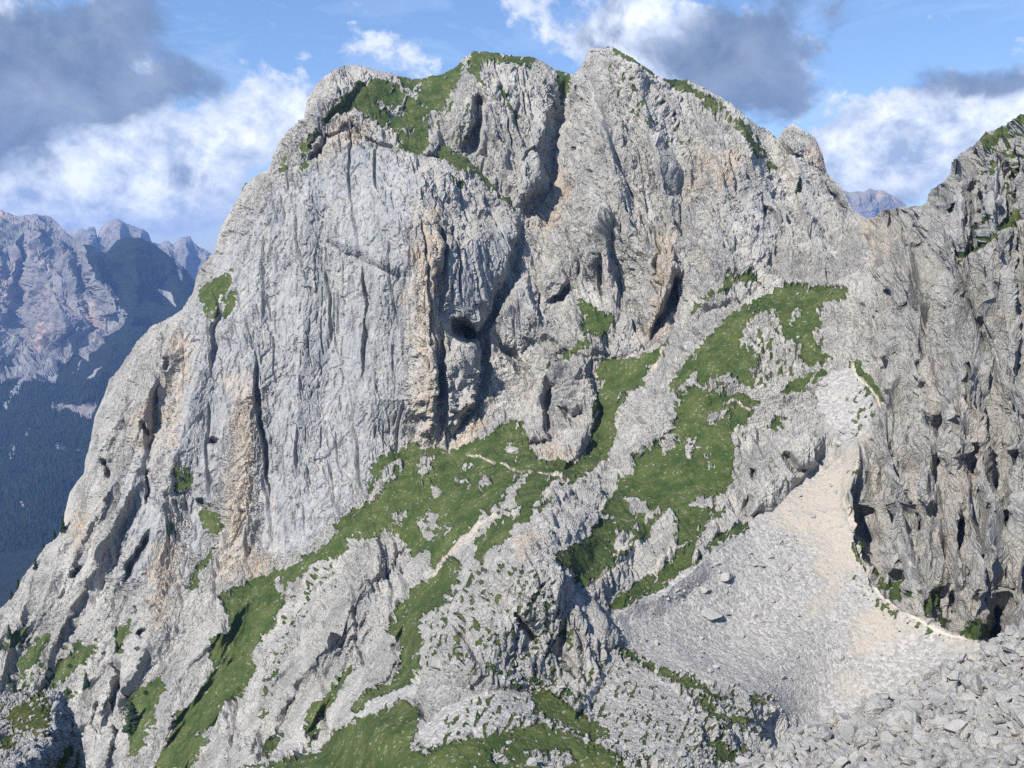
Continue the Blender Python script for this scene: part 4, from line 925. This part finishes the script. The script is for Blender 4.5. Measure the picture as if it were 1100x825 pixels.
for p_, wp, kd, lb in [((1049, 712), 13, 2, 'bright white boulder on the rim of the near rubble'), ((1073, 698), 20, 5, 'flat pale slab at the top of the near rubble beside the black cleft'), ((944, 768), 30, 0, 'big pale block on the left end of the near rubble'),
    ((985, 750), 34, 4, 'largest block on the rim of the near rubble'), ((895, 800), 26, 3, 'broad boulder low on the near rubble'), ((1040, 770), 30, 0, 'cracked block in the middle of the near rubble'),
    ((1085, 740), 26, 2, 'square block at the right edge of the near rubble'), ((1000, 815), 28, 4, 'low boulder near the bottom of the near rubble')]:
    p = surf(p_[0], p_[1], GR_, PR_); put_boulder(kd, p, wp / FPX * p.y, lb, 'single boulders', .45)
# loose ones that nothing tells apart
scree_pts = np.argwhere((sc_ > .8) & (G.y < 800) & (pt_ < .2) & (G.x > 690))
wgt = np.where(G.x[scree_pts[:, 0], scree_pts[:, 1]] < 860, 1., .12); wgt /= wgt.sum()
for k, (i, j) in enumerate(scree_pts[rng.choice(len(scree_pts), 100, p=wgt)]):
    put_boulder(random.randrange(6), Vector(P[i, j].tolist()), random.choice([.8, 1., 1.2, 1.5, 2., 2.8]), 'small grey boulder lying loose among the gravel of the scree', 'loose boulders on the scree')
rp = np.argwhere((GR_.y > GR_.ytop[None] + 3) & (GR_.y < 832) & (GR_.x < 1110))
for k, (i, j) in enumerate(rp[rng.choice(len(rp), 150)]):
    put_boulder(random.randrange(6), Vector(PR_[i, j].tolist()), random.choice([1., 1.2, 1.6, 2.2, 3.2]), 'angular pale block wedged among others in the near rubble', 'blocks of the near rubble', .15)

def stones(name, label, spots, sizes, mat, seed, sub=1, sink=.15, flat=(.45, .9)):
    r_ = np.random.default_rng(seed); prot = []
    for k in range(8):
        bm = bmesh.new(); bmesh.ops.create_icosphere(bm, subdivisions=sub + 1, radius=1); v = np.array([q.co[:] for q in bm.verts]); f = np.array([[q.index for q in fc.verts] for fc in bm.faces]); bm.free()
        for c_ in range(7):
            nrm_ = r_.normal(size=3); nrm_ /= np.linalg.norm(nrm_); dd = v @ nrm_ - r_.uniform(.22, .62); v = v - np.clip(dd, 0, None)[:, None] * nrm_
        prot.append((v, f))
    n = len(spots); Vs, Fs, base = [], [], 0
    a3 = r_.normal(size=(n, 4)); a3[:, 1:3] *= .35; a3 /= np.linalg.norm(a3, axis=1)[:, None]; w_, x_, y_, z_ = a3.T
    Rm = np.stack([1 - 2 * (y_ * y_ + z_ * z_), 2 * (x_ * y_ - z_ * w_), 2 * (x_ * z_ + y_ * w_), 2 * (x_ * y_ + z_ * w_), 1 - 2 * (x_ * x_ + z_ * z_), 2 * (y_ * z_ - x_ * w_), 2 * (x_ * z_ - y_ * w_), 2 * (y_ * z_ + x_ * w_), 1 - 2 * (x_ * x_ + y_ * y_)], -1).reshape(n, 3, 3)
    S3 = sizes[:, None] * .5 * np.stack([r_.uniform(.7, 1.3, n), r_.uniform(.7, 1.2, n), r_.uniform(*flat, n)], -1); kk = r_.integers(0, 8, n)
    for k in range(8):
        m_ = np.where(kk == k)[0]; v, f = prot[k]
        q = np.einsum('nij,nvj->nvi', Rm[m_], v[None] * S3[m_][:, None]) + spots[m_][:, None]; q[..., 2] += (sizes[m_] * (.5 - sink) * .5)[:, None]
        Vs.append(q.reshape(-1, 3)); Fs.append((f[None] + (np.arange(len(m_)) * len(v))[:, None, None] + base).reshape(-1, 3)); base += len(m_) * len(v)
    return tag(mesh_obj(name, np.concatenate(Vs), np.concatenate(Fs), mat=mat), label, kind='stuff')
def pick(mask, n, wt=None, PP=None):
    ij = np.argwhere(mask); w2 = None
    if wt is not None: w2 = wt[ij[:, 0], ij[:, 1]].astype(float); w2 /= w2.sum()
    ij = ij[rng.choice(len(ij), n, p=w2)]; return (P if PP is None else PP)[ij[:, 0], ij[:, 1]].astype(float), ij
def sz(n, a, b, pw=2.2): return a + (b - a) * rng.random(n) ** pw
px_area = S(Ds) ** 2
sp_, ij = pick((sc_ > .6) & (G.x > 640) & (pt_ < .3), 15000, (1.1 - .75 * tn_)); stones('gravel', 'loose gravel and small stones strewn over the scree', sp_, sz(15000, .2, .95, 4), MAT_BLD, 1, 0)
sp_, ij = pick((kn_ > 2) & (gr_ < .5), 500); stones('rubble', 'shattered rock blocks piled over the knoll', sp_, sz(500, .4, 2.4, 2.6), MAT_BLD, 2, 0, .3)
lowm = (cf_ < 0) & (G.y > 560) & (gr_ < .6) & (G.x > 380) & (sc_ < .9) & (kn_ < 2); sp_, ij = pick(lowm, 6500); stones('rubble', 'loose pale rubble on the slopes round the knoll', sp_, sz(6500, .3, 1.5, 2.8), MAT_BLD, 3, 0, .3)
gm_ = (gr_ > .7) & (G.y > 300) & (G.x > 330) & (pt_ < .2); sp_, ij = pick(gm_, 900); stones('rubble', 'scattered white stones in the alpine turf', sp_, sz(900, .3, 1.3, 4), MAT_BLD, 4, 0, .25)
sp_, ij = pick(GR_.y > GR_.ytop[None] + 1, 8000, PP=PR_); stones('rubble', 'heaped small rubble covering the near right corner', sp_, sz(8000, .25, 3.2, 2.4), MAT_BLD, 5, 1, .2)
sp_, ij = pick((GO_.y > GO_.ytop[None] + 1) & (GO_.x < 66) , 500, PP=PO_); stones('rubble', 'small white stones on top of the near outcrop', sp_, sz(500, .08, .5, 2), MAT_BLD, 6, 1, .3)
print('stones', time.time() - T0)
# ---------------------------------------------------------------- camera, light, sky
cam = bpy.data.cameras.new('camera'); co = bpy.data.objects.new('camera', cam); COL.objects.link(co)
cam.sensor_width = 36; cam.lens = 36 * FPX / 1100; cam.clip_start = .5; cam.clip_end = 120000
co.location = (0, 0, ZC); co.rotation_euler = (R(90) - PITCH, 0, 0); scene.camera = co
SUN_DIR = np.array([-.50, -.56, .67]); SUN_DIR /= np.linalg.norm(SUN_DIR)   # towards the sun
from mathutils import Vector
sun = bpy.data.lights.new('sun', 'SUN'); sun.energy = 5.0; sun.angle = R(.5); sun.color = (1, .955, .88)
so = bpy.data.objects.new('sun', sun); COL.objects.link(so); so.location = (0, 0, ZC + 500)
so.rotation_euler = Vector(SUN_DIR).to_track_quat('Z', 'Y').to_euler()
el = math.asin(SUN_DIR[2]); az = math.atan2(SUN_DIR[0], SUN_DIR[1])
w = bpy.data.worlds.new('World'); scene.world = w; w.use_nodes = True
t = NT(w.node_tree); t.n.clear()
out = t.new('ShaderNodeOutputWorld'); bg = t.new('ShaderNodeBackground'); t.l.new(bg.outputs[0], out.inputs[0])
sky = t.new('ShaderNodeTexSky', sky_type='NISHITA'); sky.sun_disc = False; sky.sun_elevation = el; sky.sun_rotation = az; sky.altitude = 2400
sky.air_density = 1.0; sky.dust_density = .6; sky.ozone_density = 1.6
gen = t.new('ShaderNodeTexCoord').outputs['Generated']
sep = t.new('ShaderNodeSeparateXYZ'); t.l.new(gen, sep.inputs[0]); dx, dy, dz = sep.outputs
azn = t.m('ARCTAN2', dx, dy); eln = t.m('ARCSINE', dz)
cv = t.new('ShaderNodeCombineXYZ'); t.put(cv.inputs[0], azn); t.put(cv.inputs[1], t.m('MULTIPLY', eln, 1.15)); cv = cv.outputs[0]
n_big = t.noise(cv, 11, 7, .6, .25); n_mid = t.noise(t.scaled(cv, (1, 1, 1), (0, 0, .4)), 26, 7, .62, .15); n_wisp = t.noise(t.scaled(cv, (1, 3, 1)), 6, 6, .65, .8)
def field(blobs):
    f = None
    for (px, py, rx_, ry_, amp) in blobs:
        a_, e_ = ray(px, py); A = math.atan(a_); E = math.atan(e_ / math.hypot(1, a_))
        u = t.m('MULTIPLY', t.m('SUBTRACT', azn, A), FPX / rx_); v = t.m('MULTIPLY', t.m('SUBTRACT', eln, E), FPX / ry_)
        r = t.m('ADD', t.m('MULTIPLY', u, u), t.m('MULTIPLY', v, v))
        k = t.m('MULTIPLY', t.m('EXPONENT', t.m('MULTIPLY', r, -1.)), amp)
        f = k if f is None else t.m('ADD', f, k)
    return f
fw = field([(210,150,90,36,.9),(110,190,100,38,.95),(290,120,55,50,.9),(375,45,60,32,.55),(450,75,60,35,.4),(935,160,55,34,1.5),(990,145,60,34,1.5),(1060,122,50,24,1.3),
            (565,2,45,16,.7),(655,38,60,32,.8),(20,215,80,26,1.),(170,225,120,30,1.),(740,60,130,70,.9),(225,30,60,14,.35),(40,80,110,90,.8),(-200,150,180,120,1.),(1300,100,180,80,1.),(930,190,70,25,.7)])
fg = field([(25,50,95,65,1.35),(115,22,45,26,1.),(15,120,55,40,1.2),(190,100,80,20,1.),(120,120,40,20,.6),(765,40,100,50,1.2),(800,85,75,45,1.2),(850,110,30,20,.5),
            (1030,90,42,18,1.1),(1095,86,40,16,1.),(985,212,90,20,1.1),(200,190,100,20,.75),(640,60,30,25,.4),(-200,120,160,90,1.)])
nn = t.m('ADD', t.m('MULTIPLY', t.m('SUBTRACT', n_big, .5), 2.4), t.m('MULTIPLY', t.m('SUBTRACT', n_mid, .5), 1.3))
mw = t.rng(t.m('ADD', fw, nn), .48, .84, 0, .97, True)
n_g = t.noise(t.scaled(cv, (1, 1, 1), (0, 0, 1.3)), 9, 7, .58, .3); ng = t.m('ADD', t.m('MULTIPLY', t.m('SUBTRACT', n_g, .5), 4.2), t.m('MULTIPLY', t.m('SUBTRACT', n_mid, .5), .8))
mg = t.rng(t.m('ADD', fg, ng), .55, 1.35, 0, .92, True)
skyc = t.mix(1., sky.outputs[0], (1, 1, 1), 'MULTIPLY')
EXPW = .11
def em(c): return tuple(v / EXPW for v in c)
blue_sky = t.mix(.35, skyc, em((.125, .29, .67)))
blue_sky = t.mix(t.rng(n_wisp, .5, .75, 0, .35), blue_sky, em((.5, .62, .82)))
white = t.mix(t.rng(t.m('ADD', n_mid, t.m('MULTIPLY', n_big, .8)), .72, 1.08), em((.29, .37, .53)), em((.80, .84, .92)))
white = t.mix(t.rng(t.m('ADD', fw, nn), .8, 1.6), t.mix(.5, white, em((.42, .5, .66))), white)
grey = t.mix(t.rng(n_big, .35, .7), em((.11, .165, .28)), em((.21, .28, .43)))
c = t.mix(mw, blue_sky, white); c = t.mix(mg, c, grey)
t.l.new(c, bg.inputs[0]); bg.inputs[1].default_value = EXPW
# the air between here and the far ranges
def haze(x0, x1, y0, y1, z0, z1, dens):
    V_ = [(x, y, z) for x in (x0, x1) for y in (y0, y1) for z in (z0, z1)]
    F_ = [(0, 1, 3, 2), (4, 6, 7, 5), (0, 4, 5, 1), (2, 3, 7, 6), (0, 2, 6, 4), (1, 5, 7, 3)]
    m = bpy.data.materials.new('air'); m.use_nodes = True; n = m.node_tree; n.nodes.clear()
    o = n.nodes.new('ShaderNodeOutputMaterial'); v = n.nodes.new('ShaderNodeVolumePrincipled'); n.links.new(v.outputs[0], o.inputs['Volume'])
    v.inputs['Density'].default_value = dens; v.inputs['Color'].default_value = HAZE_COL; v.inputs['Anisotropy'].default_value = .1
    h = mesh_obj('haze', V_, F_, mat=m); tag(h, 'thin blue mountain air between the viewer and far ranges', kind='stuff')
HAZE_COL = (.29, .5, 1., 1)
haze(-16000, 16000, -3000, 15900, -1.2, ZC + 420, 5.8e-5)
scene.view_settings.view_transform = 'Standard'; scene.view_settings.look = 'None'; scene.view_settings.gamma = 1; scene.view_settings.exposure = 0.55
scene.cycles.max_bounces = 5; scene.cycles.diffuse_bounces = 1; scene.cycles.volume_bounces = 0; scene.cycles.use_denoising = False
scene.cycles.caustics_reflective = False; scene.cycles.caustics_refractive = False
print('script', time.time() - T0)
